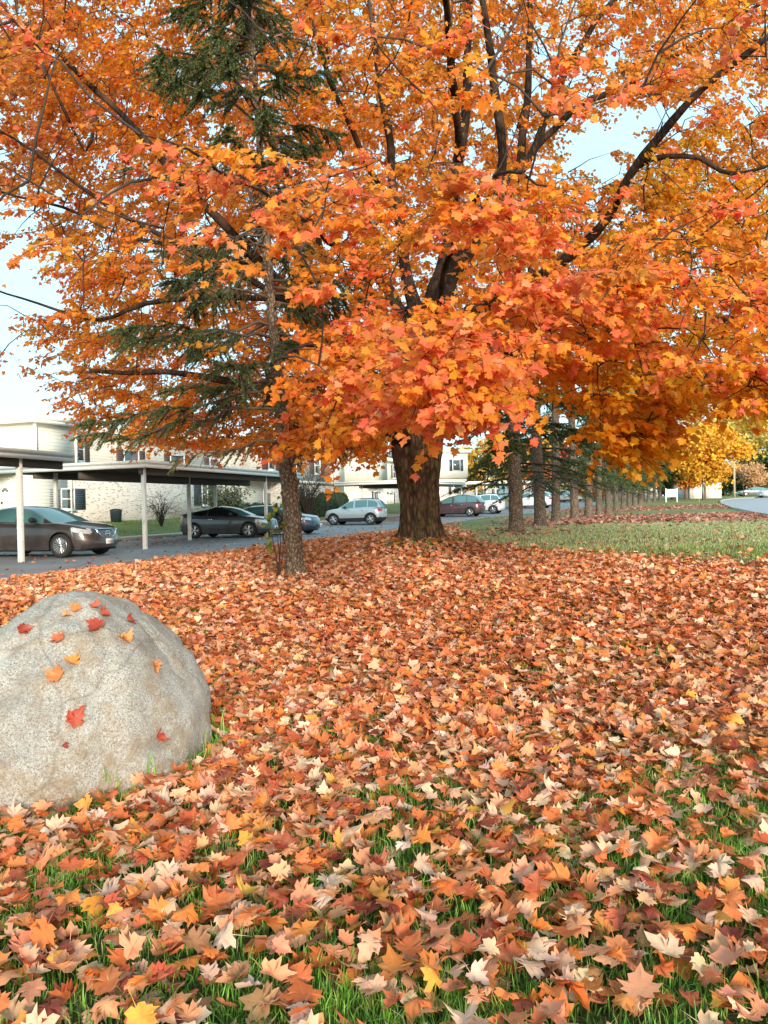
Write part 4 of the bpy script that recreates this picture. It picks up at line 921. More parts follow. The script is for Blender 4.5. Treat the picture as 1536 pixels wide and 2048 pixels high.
# ------------------------------------------------------------------ cars (x forward, y left, z up)
def ipl(x, pts):
    """smooth curve through (x, value) points"""
    xs, ys = zip(*pts); xs = np.array(xs, float); ys = np.array(ys, float); m = np.gradient(ys, xs); d = np.diff(ys) / np.diff(xs)
    m[1:-1] = np.where(d[:-1] * d[1:] > 0, 2 * d[:-1] * d[1:] / (d[:-1] + d[1:] + 1e-9), 0); m[0], m[-1] = d[0], d[-1]
    x = np.clip(x, xs[0], xs[-1]); i = np.clip(np.searchsorted(xs, x) - 1, 0, len(xs) - 2); h = xs[i + 1] - xs[i]; t = (x - xs[i]) / h
    return (1 + 2 * t) * (1 - t) ** 2 * ys[i] + t * (1 - t) ** 2 * h * m[i] + t * t * (3 - 2 * t) * ys[i + 1] + t * t * (t - 1) * h * m[i + 1]
def car(label, cat, loc, ang, c, group=None, name='parked_car'):
    root = thing(name, label, cat, (loc[0], loc[1], 0), group, ang); hL = c['L'] / 2; hW = c['W'] / 2; R = c['R']; Ra = R + .045
    zs_ = []
    for sx in (c['xf'], c['xr']):
        for sy in (-1, 1):
            lx, ly = sx, sy * hW; zs_.append(float(gz(loc[0] + lx * cos(ang) - ly * sin(ang), loc[1] + lx * sin(ang) + ly * cos(ang))))
    root.location.z = float(np.mean(zs_)) + .01
    def fin(mb, nm, mt, par=None, smooth=True):
        V = np.concatenate(mb.v); o = np_mesh(nm, V, [np.concatenate(a) for a in (mb.q, mb.t) if a], mt, None, smooth=smooth); o.parent = par or root; return o
    paint = c['paint']
    # lower body
    n = 150; u = np.sin(np.linspace(-pi / 2, pi / 2, n)); NV = 17; NK = 5
    fo = lambda v: np.interp(v, [0, .2, .45, .75, 1], c.get('fo', [-.10, 0, -.01, -.07, -.17])); ro = lambda v: np.interp(v, [0, .2, .5, .8, 1], c.get('ro', [-.10, 0, -.02, -.05, -.12]))
    vv = np.linspace(0, 1, NV); prof = lambda z: np.interp(z / c['belt'], [.2, .45, .62, .78, .92, 1.0, 1.2], [.93, .985, 1.0, .992, .965, .90, .86])
    G = np.zeros((n, 2 * (NV + NK) + 1, 3))
    for i in range(n):
        for k, v in enumerate(vv):
            xf, xr = hL + fo(v), -hL - ro(v) * 1.0 if False else -(hL + ro(v)); x = (xf + xr) / 2 + u[i] * (xf - xr) / 2
            pl = (1 - abs(u[i]) ** c.get('pn', 9)) ** (1 / 2.3)
            zb = np.interp(abs(x), [0, hL - .5, hL], [c['sill'], c['sill'], c['sill'] + .05])
            for xw in (c['xf'], c['xr']):
                if abs(x - xw) < Ra: zb = max(zb, R + sqrt(Ra * Ra - (x - xw) ** 2))
            zt = ipl(np.array(x), c['deck']); z = zb + (zt - zb) * v
            y = hW * pl * prof(z)
            G[i, k] = (x, -y, z); G[i, -1 - k] = (x, y, z)
            if v == 1:
                for q in range(1, NK + 1):
                    f = 1 - q / (NK + .0) if q < NK else 0; zz = z + c.get('crown', .045) * (1 - f * f) * min(1, pl)
                    G[i, NV - 1 + q] = (x, -y * f, zz); G[i, -NV - q] = (x, y * f, zz)
        G[i, NV + NK] = G[i, NV - 1 + NK]; G[i, NV + NK - 1] = .5 * (G[i, NV + NK - 2] + G[i, NV + NK]) ; G[i, NV + NK + 1] = .5 * (G[i, NV + NK + 2] + G[i, NV + NK]); G[i, NV + NK + 1, 1] = -G[i, NV + NK - 1, 1]
    nv = G.shape[1]; V = G.reshape(-1, 3); groups = {}
    for i in range(n - 1):
        for j in range(nv - 1):
            f = (i * nv + j, i * nv + j + 1, (i + 1) * nv + j + 1, (i + 1) * nv + j); ce = V[list(f)].mean(0); x, y, z = ce; key = 'body'
            for nm, test in c['zones']:
                if test(x, y, z): key = nm; break
            groups.setdefault(key, []).append(f)
    mats = {'body': paint, 'headlight': M_LAMP, 'tail_light': M_RED, 'grille': M_DARKP, 'lower_intake': M_DARKP, 'cladding': M_DARKP, 'hood': paint, 'door': paint, 'trim': M_CHROME, 'fog_lamp': M_LAMP}
    for key, fs in groups.items():
        base = key.split('-')[0]; used = np.unique(np.array(fs)); mp = {a: b for b, a in enumerate(used)}
        mb = MB(); mb.add(V[used], [[mp[q] for q in f] for f in fs]); fin(mb, base, mats[base])
    # greenhouse
    x0, x1, x2, x3 = c['gh']; ng = 64; xs = np.linspace(x0, x3, ng); H = c['H']; belt = ipl(xs, c['deck']) - .02
    roof = ipl(xs, [(x0, float(belt[0])), (x0 + (x1 - x0) * .55, float(belt[0]) + (c['hr'] - belt[0]) * .62), (x1, c['hr']), ((x1 + x2) / 2, H - .035), (x2, c['hf']), (x2 + (x3 - x2) * .5, float(belt[-1]) + (c['hf'] - belt[-1]) * .56), (x3, float(belt[-1]))])
    roof = np.maximum(roof, belt + .002); NQ = 10; NT_ = 8; G = np.zeros((ng, 2 * (NQ + NT_) + 1, 3)); qs = np.array([0, .10, .22, .35, .48, .6, .72, .83, .90, .96])
    tum = c.get('tum', .34)
    for i in range(ng):
        yb = hW * .90; h = roof[i] - belt[i]
        for k, q in enumerate(qs):
            y = yb - tum * h * q - (.03 if q > .9 else 0); G[i, k] = (xs[i], -y, belt[i] + h * q); G[i, -1 - k] = (xs[i], y, belt[i] + h * q)
        ye = yb - tum * h - .07
        for k in range(NT_ + 1):
            f = 1 - k / NT_; bow = c.get('bow', .16) * (1 - f * f) * (np.interp(xs[i], [x0, x1, x2, x3], [-.6, -.15, .2, 1])); z = roof[i] + .045 * (1 - f * f) * min(1, h * 4)
            G[i, NQ + k] = (xs[i] + bow, -ye * f, z); G[i, -1 - NQ - k] = (xs[i] + bow, ye * f, z)
    nv = G.shape[1]; V = G.reshape(-1, 3); groups = {}
    for i in range(ng - 1):
        for j in range(nv - 1):
            f = (i * nv + j, i * nv + j + 1, (i + 1) * nv + j + 1, (i + 1) * nv + j); x, y, z = V[list(f)].mean(0); m = j if j < nv // 2 else nv - 2 - j; key = 'roof'
            if m >= NQ:
                if x > x2 + .02: key = 'windshield'
                elif x < x1 - .05 and not c.get('van'): key = 'rear_window'
                elif c.get('van') and x < x1 - .02 and z < c['hr'] - .03: key = 'rear_window'
            elif 1 <= m <= 7 and roof[i] - belt[i] > .12:
                for a, b in c['wins']:
                    if a < x < b: key = f'side_window-{a}-{y > 0}'
            groups.setdefault(key, []).append(f)
    for key, fs in groups.items():
        base = key.split('-')[0]; used = np.unique(np.array(fs)); mp = {a: b for b, a in enumerate(used)}
        mb = MB(); mb.add(V[used], [[mp[q] for q in f] for f in fs]); fin(mb, base, paint if base == 'roof' else (c.get('sideglass', M_AUTOG) if base != 'windshield' else M_AUTOG))
    # underbody keeps the arches dark
    mb = MB(); mb.abox(-hL + .35, hL - .35, -hW * .80, hW * .80, c['sill'] - .04, .62); fin(mb, 'underbody', M_DARKP, smooth=False)
    # wheels
    for xw in (c['xf'], c['xr']):
        for sy in (-1, 1):
            M = Matrix.Translation((xw, sy * (hW - .115), R)) @ Matrix.Rotation(-sy * pi / 2, 4, 'X'); mb = MB(); w = .105; r = R
            mb.lathe([(r * .60, -w), (r * .9, -w), (r * .985, -w * .8), (r, -w * .3), (r, w * .3), (r * .985, w * .8), (r * .9, w), (r * .70, w * .92), (r * .66, w * .8), (r * .60, w * .3), (r * .60, -w)], 36, M); wh = fin(mb, 'wheel', M_TYRE)
            mb = MB(); mb.lathe([(r * .69, w * .62), (r * .685, w * .93), (r * .62, w * .9), (r * .60, w * .2), (.001, w * .15)], 36, M); fin(mb, 'rim_barrel', M_DARKP if c.get('dark') else m_rimback, wh)
            mb = MB(); ns = c.get('spokes', 5)
            for q in range(ns):
                for off in ((-.14, .14) if c.get('twin', True) else (0,)):
                    a0 = 2 * pi * q / ns + off * .6; a1 = 2 * pi * q / ns + off * 1.4; pts = []
                    for rr, zz, hw in ((r * .10, w * .88, .028), (r * .36, w * .86, .024), (r * .65, w * .84, .026)):
                        aa = a0 + (a1 - a0) * (rr / (r * .65)); d = np.array([cos(aa), sin(aa), 0]); p_ = np.array([-d[1], d[0], 0]); pts.append((d * rr + p_ * hw + [0, 0, zz], d * rr - p_ * hw + [0, 0, zz], d * rr - p_ * hw + [0, 0, zz - .03], d * rr + p_ * hw + [0, 0, zz - .03]))
                    Vq = np.array(pts).reshape(-1, 3); Mm = np.array(M); Vq = Vq @ Mm[:3, :3].T + Mm[:3, 3]
                    mb.add(Vq, [(k * 4 + a, k * 4 + (a + 1) % 4, (k + 1) * 4 + (a + 1) % 4, (k + 1) * 4 + a) for k in range(2) for a in range(4)])
            mb.lathe([(r * .17, w * .8), (r * .16, w * .95), (.001, w * .98)], 16, M); mb.lathe([(r * .66, w * .86), (r * .70, w * .96), (r * .705, w * .8)], 36, M); fin(mb, 'rim', M_RIM, wh, smooth=False)
    # mirrors, handles
    for sy in (-1, 1):
        yb = sy * hW * .90; xm = x3 - .62; zm = float(ipl(np.array(xm), c['deck'])) + .10
        M = Matrix.Translation((xm, yb + sy * .13, zm)); V = []; mb = MB(); mb.lathe([(.001, -.07), (.07, -.065), (.10, -.02), (.10, .03), (.07, .065), (.001, .07)], 12, M @ Matrix.Diagonal((.75, 1.15, 1, 1))); mb.box((xm, yb + sy * .03, zm - .04), (.05, 0, 0), (0, .06, 0), (0, 0, .02)); fin(mb, 'mirror', c.get('mirror', paint))
        for xh in c.get('handles', ()):
            z = c['belt'] * .86; y = sy * hW * float(prof(z)); mb = MB(); mb.box((xh, y + sy * .012, z), (.10, 0, 0), (0, .016, 0), (0, 0, .016)); fin(mb, 'door_handle', M_CHROME if c.get('chrome', 1) else paint, smooth=False)
    for sgn, nm in ((1, 'plate_front'), (-1, 'plate_rear')):
        if nm not in c: continue
        x, z = c[nm]; mb = MB(); mb.abox(x - .012, x + .012, -.155, .155, z - .075, z + .075); o = fin(mb, 'license_plate', M_PLATE, smooth=False)
        mb = MB()
        for k in range(9): mb.abox(x + sgn * .012, x + sgn * .015, -.115 + k * .026, -.098 + k * .026, z - .012, z + .014)
        fin(mb, 'plate_lettering', M_PTXT, o, smooth=False)
    if 'emblem' in c:
        x, z, r = c['emblem']; M = Matrix.Translation((x, 0, z)) @ Matrix.Rotation(pi / 2, 4, 'Y'); mb = MB()
        mb.tube([(x, r * cos(a), z + r * sin(a)) for a in np.linspace(0, 2 * pi, 25)], r * .16, 6, False)
        if c.get('bar'): mb.box((x, 0, z), (.012, 0, 0), (0, r * 1.25, 0), (0, 0, r * .2))
        fin(mb, 'emblem', M_CHROME)
    if c.get('vtrim'):
        x, z, w_ = c['vtrim']; mb = MB()
        for sy in (-1, 1): mb.tube([(x - .03, sy * w_, z + .17), (x + .015, sy * w_ * .72, z), (x + .03, sy * w_ * .5, z - .06)], .022, 6)
        mb.tube([(x - .06, sy_ * w_, z + .175) for sy_ in (-1, -.5, 0, .5, 1)], .016, 6)
        fin(mb, 'grille_trim', M_CHROME)
    if c.get('rails'):
        mb = MB()
        for sy in (-1, 1): mb.tube([(x1 + .1, sy * hW * .60, H - .05), (x1 + .2, sy * hW * .61, H + .025), (x2 - .3, sy * hW * .61, H + .03), (x2 - .1, sy * hW * .6, H - .04)], .018, 6)
        fin(mb, 'roof_rails', M_DARKP)
    return root
m_rimback = m_plain('wheel_back', (.06, .06, .062), .5)
def zones(c, lights_front, lights_rear, grille, intake, doors, clad=None, hood=None):
    L = c['L'] / 2; out = []
    if grille: a, z0, z1, w = grille; out.append(('grille', lambda x, y, z: x > L - a and abs(y) < w - (z1 - z) * .6 and z0 < z < z1))
    if intake: a, z0_, z1_, w_ = intake; out.append(('lower_intake', lambda x, y, z: x > L - a and abs(y) < w_ and z0_ < z < z1_))
    a2, zz0, zz1, y0 = lights_front
    for sy in (-1, 1): out.append((f'headlight-{sy}', lambda x, y, z, sy=sy: x > L - a2 and sy * y > y0 and zz0 + (L - x) * .16 < z < zz1 + (L - x) * .10))
    b2, rz0, rz1, ry0 = lights_rear
    for sy in (-1, 1): out.append((f'tail_light-{sy}', lambda x, y, z, sy=sy: x < -L + b2 and sy * y > ry0 and rz0 < z < rz1))
    if clad: out.append(('cladding', clad))
    for k, (a, b) in enumerate(doors):
        for sy in (-1, 1): out.append((f'door-{k}-{sy}', lambda x, y, z, a=a, b=b, sy=sy: a < x < b and sy * y > c['W'] * .40 and z > c['sill'] + .09))
    if hood: out.append(('hood', hood))
    return out
def mk(**k): return k
def sedan_spec(paint, **kw):
    c = mk(L=4.86, W=1.84, H=1.47, R=.335, xf=1.47, xr=-1.31, sill=.21, belt=.98, paint=paint, hr=1.36, hf=1.38,
           deck=[(-2.43, .98), (-2.2, 1.09), (-1.6, 1.08), (-.6, 1.0), (.6, .965), (1.1, .965), (1.7, .90), (2.15, .80), (2.43, .66)], gh=(-2.02, -1.0, .18, 1.22), wins=[(-1.55, -.98), (-.93, -.12), (-.02, .88)], handles=(-.75, .12), plate_front=(2.425, .42), emblem=(2.36, .625, .085), bar=1, vtrim=(2.34, .60, .44), spokes=8, pn=8)
    c.update(kw)
    c['zones'] = zones(c, (.62, .62, .76, .50), (.45, .78, .98, .55), (.33, .53, .70, .46), (.3, .25, .34, .52), [(-.98, -.06), (-.04, 1.02)], hood=lambda x, y, z: x > 1.0 and abs(y) < .66 and z > .70 and x < 2.12)
    return c
HD = -radians(17.5)
car('brown four-door sedan with silver wheels parked nose out behind the leftmost carport post', 'car', (-10.12, 22.6), HD, sedan_spec(m_paint('brown_paint', (.055, .043, .039)), mirror=M_DARKP))
c = mk(L=4.64, W=1.80, H=1.40, R=.335, xf=1.38, xr=-1.29, sill=.20, belt=.96, paint=m_paint('charcoal_paint', (.055, .062, .068)), hr=1.27, hf=1.31, sideglass=M_DKG,
       deck=[(-2.32, .95), (-2.15, 1.06), (-1.6, 1.03), (-.6, .97), (.6, .94), (1.1, .93), (1.6, .88), (2.05, .78), (2.32, .64)], gh=(-2.1, -.75, .12, 1.18), wins=[(-1.35, -.72), (-.66, .82)], handles=(-.45,), spokes=5, chrome=1, pn=8, plate_front=(2.3, .42), mirror=M_DARKP, tum=.42)
c['zones'] = zones(c, (.62, .60, .74, .48), (.4, .76, .95, .5), (.3, .50, .62, .40), (.3, .26, .40, .5), [(-.75, 1.0)])
car('charcoal two-door coupe with five-spoke wheels parked nose out under the middle carport', 'car', (-6.97, 34.7), HD, c)
car('dark blue sedan parked just beyond the charcoal coupe, nose behind the slim spruce trunk', 'car', (-5.3, 37.2), HD, sedan_spec(m_paint('navy_paint', (.035, .055, .085)), L=4.63, xf=1.42, xr=-1.28, H=1.42, vtrim=None, bar=0, gh=(-1.95, -.9, .22, 1.25), spokes=10, twin=False, mirror=M_DARKP))
def suv_spec(paint, **kw):
    c = mk(L=4.10, W=1.77, H=1.66, R=.345, xf=1.26, xr=-1.26, sill=.24, belt=1.06, paint=paint, hr=1.55, hf=1.56, van=1, rails=1, tum=.30,
           deck=[(-2.05, .98), (-1.98, 1.10), (-1.4, 1.10), (-.4, 1.06), (.5, 1.03), (1.0, 1.03), (1.5, .98), (1.85, .88), (2.05, .72)], gh=(-1.98, -1.55, .05, 1.05), wins=[(-1.72, -1.08), (-1.0, -.20), (-.12, .72)], handles=(-.75, .15), spokes=5, pn=9, plate_rear=(-2.06, .86), fo=[-.12, 0, -.01, -.05, -.13], ro=[-.12, 0, 0, -.03, -.06], mirror=M_DARKP)
    c.update(kw); sl = c['sill']
    c['zones'] = zones(c, (.55, .68, .84, .45), (.36, .86, 1.0, .50), (.28, .58, .76, .45), (.28, .32, .5, .5), [(-.95, -.06), (-.04, .95)], clad=c.get('clad', lambda x, y, z: z < .46 or any(hypot(x - q, z - c['R']) < c['R'] + .09 for q in (c['xf'], c['xr']))))
    return c
car('silver compact SUV with black lower trim parked nose in beside the clipped hedge', 'car', (-1.83, 50.2), pi + HD, suv_spec(m_paint('silver_paint', (.44, .46, .47), .35)))
car('purple-brown minivan parked nose in, partly hidden by the big maple trunk', 'van', (5.75, 61.6), pi - radians(23), suv_spec(m_paint('plum_paint', (.085, .045, .055)), L=4.75, W=1.92, H=1.75, xf=1.45, xr=-1.42, gh=(-2.28, -1.75, .25, 1.55), wins=[(-2.0, -1.2), (-1.1, -.1), (0, 1.15)], clad=lambda x, y, z: z < .30, rails=0,
    deck=[(-2.37, .98), (-2.3, 1.10), (-1.4, 1.09), (-.4, 1.06), (.6, 1.03), (1.4, 1.02), (1.9, .94), (2.2, .84), (2.37, .70)], plate_rear=(-2.39, .86)))
car('white hatchback parked behind the purple-brown minivan, only its roof and rear showing', 'car', (8.3, 65.8), pi - radians(23), suv_spec(m_paint('white_paint_a', (.74, .75, .76), .1), clad=lambda x, y, z: z < .28))
car('white SUV parked nose in under the far carport, between the first row spruces', 'car', (14.5, 76.0), pi - radians(24), suv_spec(m_paint('white_paint_b', (.78, .79, .80), .1), L=4.6, W=1.86, H=1.68, xf=1.4, xr=-1.36, clad=lambda x, y, z: z < .3, gh=(-2.25, -1.7, .1, 1.2), wins=[(-1.95, -1.2), (-1.1, -.2), (-.1, .85)],
    deck=[(-2.3, .98), (-2.24, 1.10), (-1.4, 1.10), (-.4, 1.06), (.6, 1.03), (1.2, 1.03), (1.75, .96), (2.1, .86), (2.3, .70)], plate_rear=(-2.31, .86)))
car('small grey van far down the drive, between the third and fourth row spruces', 'van', (25.6, 108), radians(-30), suv_spec(m_paint('grey_paint', (.36, .38, .38), .3), H=1.85, L=4.6, gh=(-2.02, -1.8, .3, 1.2)))
car('silver sedan cut by the right edge of the photo on the street', 'car', (50.3, 99.0), radians(197), sedan_spec(m_paint('silver_paint_b', (.55, .60, .66), .3), plate_front=(2.42, .42)), name='car')
car('dark grey car parked far off behind the lamp post across the street', 'car', (58.5, 122), radians(180), sedan_spec(m_paint('slate_paint', (.14, .16, .17), .3)))

# ------------------------------------------------------------------ carports
def carport(label, o, ang, length, depth, posts, beams, h=2.66):
    """o = near front roof corner (x, y); ang = direction of the long side from +y towards +x"""
    t = np.array([sin(ang), cos(ang)]); nb = np.array([-cos(ang), sin(ang)])
    z0 = float(lot_z(o[1] + 1)); z1 = float(lot_z(o[1] + t[1] * length))
    root = thing('carport', label, 'carport', (o[0], o[1], z0), 'flat roofed carports along the drive')
    W = lambda a, b, z: np.array([o[0] + t[0] * a + nb[0] * b, o[1] + t[1] * a + nb[1] * b, z0 + (z1 - z0) * .6 * a / length + z])
    sl = (z1 - z0) * .6 / length; ta = np.array([*t, sl]); tb = np.array([*nb, 0]); tz = np.array([0, 0, 1.])
    mb = MB(); mb.box(W(length / 2, depth / 2, h + .19), ta * (length / 2 - .03), tb * (depth / 2 - .03), tz * .03); mb.build('roof', M_TRIM, root)
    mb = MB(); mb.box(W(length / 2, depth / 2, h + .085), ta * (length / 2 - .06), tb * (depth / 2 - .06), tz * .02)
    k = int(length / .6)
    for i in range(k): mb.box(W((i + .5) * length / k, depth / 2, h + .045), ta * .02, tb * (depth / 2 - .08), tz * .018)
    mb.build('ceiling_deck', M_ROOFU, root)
    mb = MB()
    for dz, th, pr in ((.06, .055, .0), (.135, .012, -.012), (.20, .05, .018)):
        mb.box(W(length / 2, -pr, h + dz), ta * (length / 2 + pr), tb * .02, tz * th); mb.box(W(length / 2, depth + pr, h + dz), ta * (length / 2 + pr), tb * .02, tz * th)
        mb.box(W(-pr, depth / 2, h + dz), ta * .02, tb * (depth / 2 - .025 + pr), tz * th); mb.box(W(length + pr, depth / 2, h + dz), ta * .02, tb * (depth / 2 - .025 + pr), tz * th)
    mb.build('fascia', M_TRIM, root)
    for b, d in beams:
        mb = MB(); mb.box(W(length / 2, b, h - d / 2 + .02), ta * (length / 2 - .2), tb * .06, tz * d / 2); mb.build('beam', M_DKW, root)
    for a, b in posts:
        top = W(a, b, h + .03); g = float(gz(top[0], top[1])) - .03; mb = MB(); mb.box((top[0], top[1], (top[2] + g) / 2), ta * .062, tb * .062, tz * (top[2] - g) / 2)
        mb.build('post', M_POST, root, bevel=.012)
    return root
AG = radians(17.5)
def co(s, p): return np.array(xyl(s, p))
carport('carport cut by the left edge of the photo, above the brown sedan', co(-12.5, -.45), AG, 8.6, 5.8, [(1.4, .25), (6.85, .25), (1.4, 4.4), (6.9, 4.4)], [(.25, .22), (4.4, .25)])
carport('carport with a dark underside over the bays between the brown sedan and the coupe', co(-.35, -.35), AG, 12.6, 5.9, [(.35, .35), (9.35, .38), (6.95, 2.75), (1.1, 4.5), (12.2, 4.5)], [(.38, .22), (2.75, .30), (4.6, .22)])
carport('carport behind the big maple trunk, over the purple-brown minivan', (1.65, 52.2), radians(20.5), 15.5, 5.4, [(.6, .2), (.6, 3.6), (7.6, .2), (12.2, .2), (15, .2), (15, 3.6)], [(.2, .2), (3.6, .25)], 2.62)
carport('short carport just beyond the minivan', (8.2, 67.5), radians(27), 6.0, 5.0, [(.4, .2), (3, .2), (5.6, .2), (5.6, 3.6)], [(.2, .2)], 2.5)
carport('far carport over the white SUV, seen between the row spruces', (12.9, 73.6), radians(24), 11.5, 5.2, [(.4, .2), (3.2, .2), (6, .2), (11, .2), (.4, 3.6), (11, 3.6)], [(.2, .2)], 2.5)
carport('farthest small carport down the drive, between the fourth and fifth row spruces', (27.5, 112), radians(18), 9, 5, [(.4, .2), (4.5, .2), (8.6, .2)], [(.2, .2)], 2.5)

# ------------------------------------------------------------------ townhouses
def s_for(px, p):
    r = (px - 768) / F; return (r * (A0[1] + p * N2[1]) - A0[0] - p * N2[0]) / (T2[0] - r * T2[1])
def p_for(px, s):
    r = (px - 768) / F; return (r * (A0[1] + s * T2[1]) - A0[0] - s * T2[0]) / (N2[0] - r * N2[1])
class Wall:
    """a wall plane: point(u, z, out); u runs along the facade (s) or along the end (p)"""
    def __init__(w, kind, at): w.k = kind; w.at = at
    def pt(w, u, z, out=0.0):
        x, y = xyl(u, w.at - out) if w.k == 's' else xyl(w.at - out, u); return np.array([x, y, z])
    def box(w, mb, u0, u1, z0, z1, o0, o1):
        c = w.pt((u0 + u1) / 2, (z0 + z1) / 2, (o0 + o1) / 2); a, b = (T2, N2) if w.k == 's' else (N2, T2); return mb.box(c, np.array([*a, 0]) * (u1 - u0) / 2, np.array([*b, 0]) * abs(o1 - o0) / 2, (0, 0, (z1 - z0) / 2))
    def window(w, root, u0, u1, z0, z1, shut=None, rail=True, sw=.42, frame=None):
        f = MB(); fw = .07
        w.box(f, u0, u0 + fw, z0, z1, 0, .07); w.box(f, u1 - fw, u1, z0, z1, 0, .07); w.box(f, u0 + fw, u1 - fw, z1 - fw, z1, 0, .068); w.box(f, u0 + fw, u1 - fw, z0, z0 + fw, 0, .068)
        if rail: w.box(f, u0 + fw, u1 - fw, (z0 + z1) / 2 - .03, (z0 + z1) / 2 + .03, 0, .055)
        fo = f.build('window', frame or M_WHITE, root); g = MB(); w.box(g, u0 + fw, u1 - fw, z0 + fw, z1 - fw, .0, .02); po = g.build('pane', M_WIN, None); fix(po, fo, root)
        sl = MB(); w.box(sl, u0 - .05, u1 + .05, z0 - .08, z0, 0, .10); fix(sl.build('sill', M_TRIM, None), fo, root)
        if shut:
            for a, b in ((u0 - sw - .02, u0 - .02), (u1 + .02, u1 + sw + .02)):
                m = MB(); w.box(m, a, b, z0, z1, 0, .035)
                for k in range(int((z1 - z0) / .11)): w.box(m, a + .05, b - .05, z0 + .06 + k * .11, z0 + .12 + k * .11, .035, .05)
                m.build('shutter', shut, root)
    def door(w, root, u0, u1, z0, z1, kind='fan'):
        f = MB(); w.box(f, u0 - .10, u0, z0, z1 + .1, 0, .07); w.box(f, u1, u1 + .10, z0, z1 + .1, 0, .07); w.box(f, u0, u1, z1, z1 + .1, 0, .068); d = MB(); w.box(d, u0, u1, z0, z1, 0, .04); do = d.build('door', M_WHITE, root); fix(f.build('frame', M_TRIM, None), do, root)
        g = MB(); um = (u0 + u1) / 2; hw = (u1 - u0)
        if kind == 'fan':
            for k in range(4):
                a0, a1 = pi * (k + .08) / 4, pi * (k + .92) / 4; zc = z0 + (z1 - z0) * .72; V = [w.pt(um + cos(a) * r * hw, zc + sin(a) * r * hw, .045) for a, r in ((a0, .10), (a0, .34), ((a0 + a1) / 2, .345), (a1, .34), (a1, .10))]; g.add(V, [(0, 1, 2, 3)], [(0, 3, 4)])
        else:
            w.box(g, u0 + .14, u1 - .14, z0 + (z1 - z0) * .46, z1 - .16, .04, .05); w.box(g, u0 + .14, u1 - .14, z0 + .2, z0 + (z1 - z0) * .40, .04, .05)
        fix(g.build('pane', M_WIN, None), do, root); h = MB(); w.box(h, u1 - .12, u1 - .06, z0 + .95, z0 + 1.05, .04, .10); fix(h.build('handle', M_DARKP, None), do, root)
        l = MB(); w.box(l, u1 + .28, u1 + .42, z1 - .35, z1 - .05, 0, .14); l.build('wall_lamp', M_DARKP, root)
def fix(o, part, root):
    """hang a sub-part that was built in world coordinates under its part"""
    o.data.transform(Matrix.Translation(-Vector(root.location))); o.parent = part
def house(label, s, p):
    x, y = xyl(s, p); return thing('townhouse', label, 'building', (x, y, float(gz(x, y))), 'two storey townhouses behind the carports')
def zpx(py, px, s, p): return float(P(px, py, xyl(s, p)[1])[2])

# house A, left
pF = 11.5; sA = float(s_for(53, pF)); sB = float(s_for(136, pF)); sE = float(s_for(492, pF)); z0 = float(gz(*xyl(sA, pF))) - .05; zu = z0 + 2.75; zt = zpx(832, 60, sA, pF) - .3
hA = house('cream sided townhouse with pale brick ground floor behind the middle carport', sA, pF)
m = MB(); m.sbox(sA, sB, pF, pF + 9, z0 - 1, zu); m.build('siding_wall', M_SID, hA)
m = MB(); m.sbox(sA - .0, sB, pF - .55, pF + 9, zu, zt); m.build('upper_bay', M_SID, hA)
m = MB(); m.sbox(sB, sE, pF + .05, pF + 9, z0 - 1, zu); m.build('brick_wall', M_BRICK, hA)
m = MB(); m.sbox(sB + .01, sE, pF + .35, pF + 9, zu, zt); m.build('upper_wall', M_SID, hA)
m = MB(); m.sbox(sA - .45, sB + .25, pF - .95, pF + 9.4, zt, zt + .12); m.sbox(sB + .25, sE + .3, pF - .1, pF + 9.4, zt, zt + .12); m.sbox(sA - .5, sB + .3, pF - 1.0, pF + 9.45, zt + .122, zt + .36); m.sbox(sB + .3, sE + .35, pF - .15, pF + 9.45, zt + .122, zt + .36); m.build('roof', M_TRIM, hA)
m = MB(); m.sbox(sB, sE, pF + .03, pF + .34, zu - .06, zu + .06); m.build('sill_band', M_TRIM, hA)
for u in (sA + .02, sB - .02): x, y = xyl(u, pF - .60); m = MB(); m.box((x, y, (zu + zt) / 2), (*(T2 * .07), 0), (*(N2 * .05), 0), (0, 0, (zt - zu) / 2 - .005)); m.build('corner_board', M_TRIM, hA)
x, y = xyl(sB + .22, pF - .03); q1 = np.array([x, y, zt - .1]); x2_, y2_ = xyl(sB + .25, pF - .02); m = MB(); m.tube([q1, (x, y, zu + .3), (x2_, y2_, zu - .3), (x2_, y2_, z0)], .05, 8); m.build('downspout', M_TRIM, hA)
x, y = xyl(sA - .08, pF + .15); x2_, y2_ = xyl(sA - .08, pF + 3.2); m = MB(); m.tube([(x2_, y2_, zt - .25), (x, y, zt - 1.5), (x, y, z0)], .055, 8); m.build('end_downspout', M_TRIM, hA)
F1 = Wall('s', pF + .05); F2 = Wall('s', pF + .35); E1 = Wall('p', sA)
u0 = float(s_for(98, pF)); u1 = float(s_for(112, pF)); F1.window(hA, float(s_for(97, pF)) + 0.9, float(s_for(97, pF)) + 1.9, zpx(1020, 110, u1, pF), zpx(976, 110, u1, pF), M_SHUT, sw=.8)
for a in (156,): F2.window(hA, float(s_for(a + 4, pF)), float(s_for(a + 26, pF)), zpx(922, 170, sB + 1, pF), zpx(872, 170, sB + 1, pF), M_SHUTB, sw=.4)
u = float(s_for(392, pF)); F1.window(hA, u + .8, float(s_for(417, pF)), zpx(1011, 405, u, pF), zpx(966, 405, u, pF), M_SHUT, sw=.9)
for a, b in ((260, 290), (352, 380), (430, 455)): F2.window(hA, float(s_for(a, pF)), float(s_for(b, pF)), zt - 2.2, zt - .7, M_SHUTB, sw=.6)
E1.door(hA, float(p_for(23, sA)), float(p_for(3, sA)), z0 + .12, z0 + 2.2, 'fan')
m = MB(); xa = sA - 1.4; m.sbox(xa, sA - .005, pF + .25, pF + 6, zu - .22, zu - .02); m.build('porch_canopy', M_TRIM, hA)
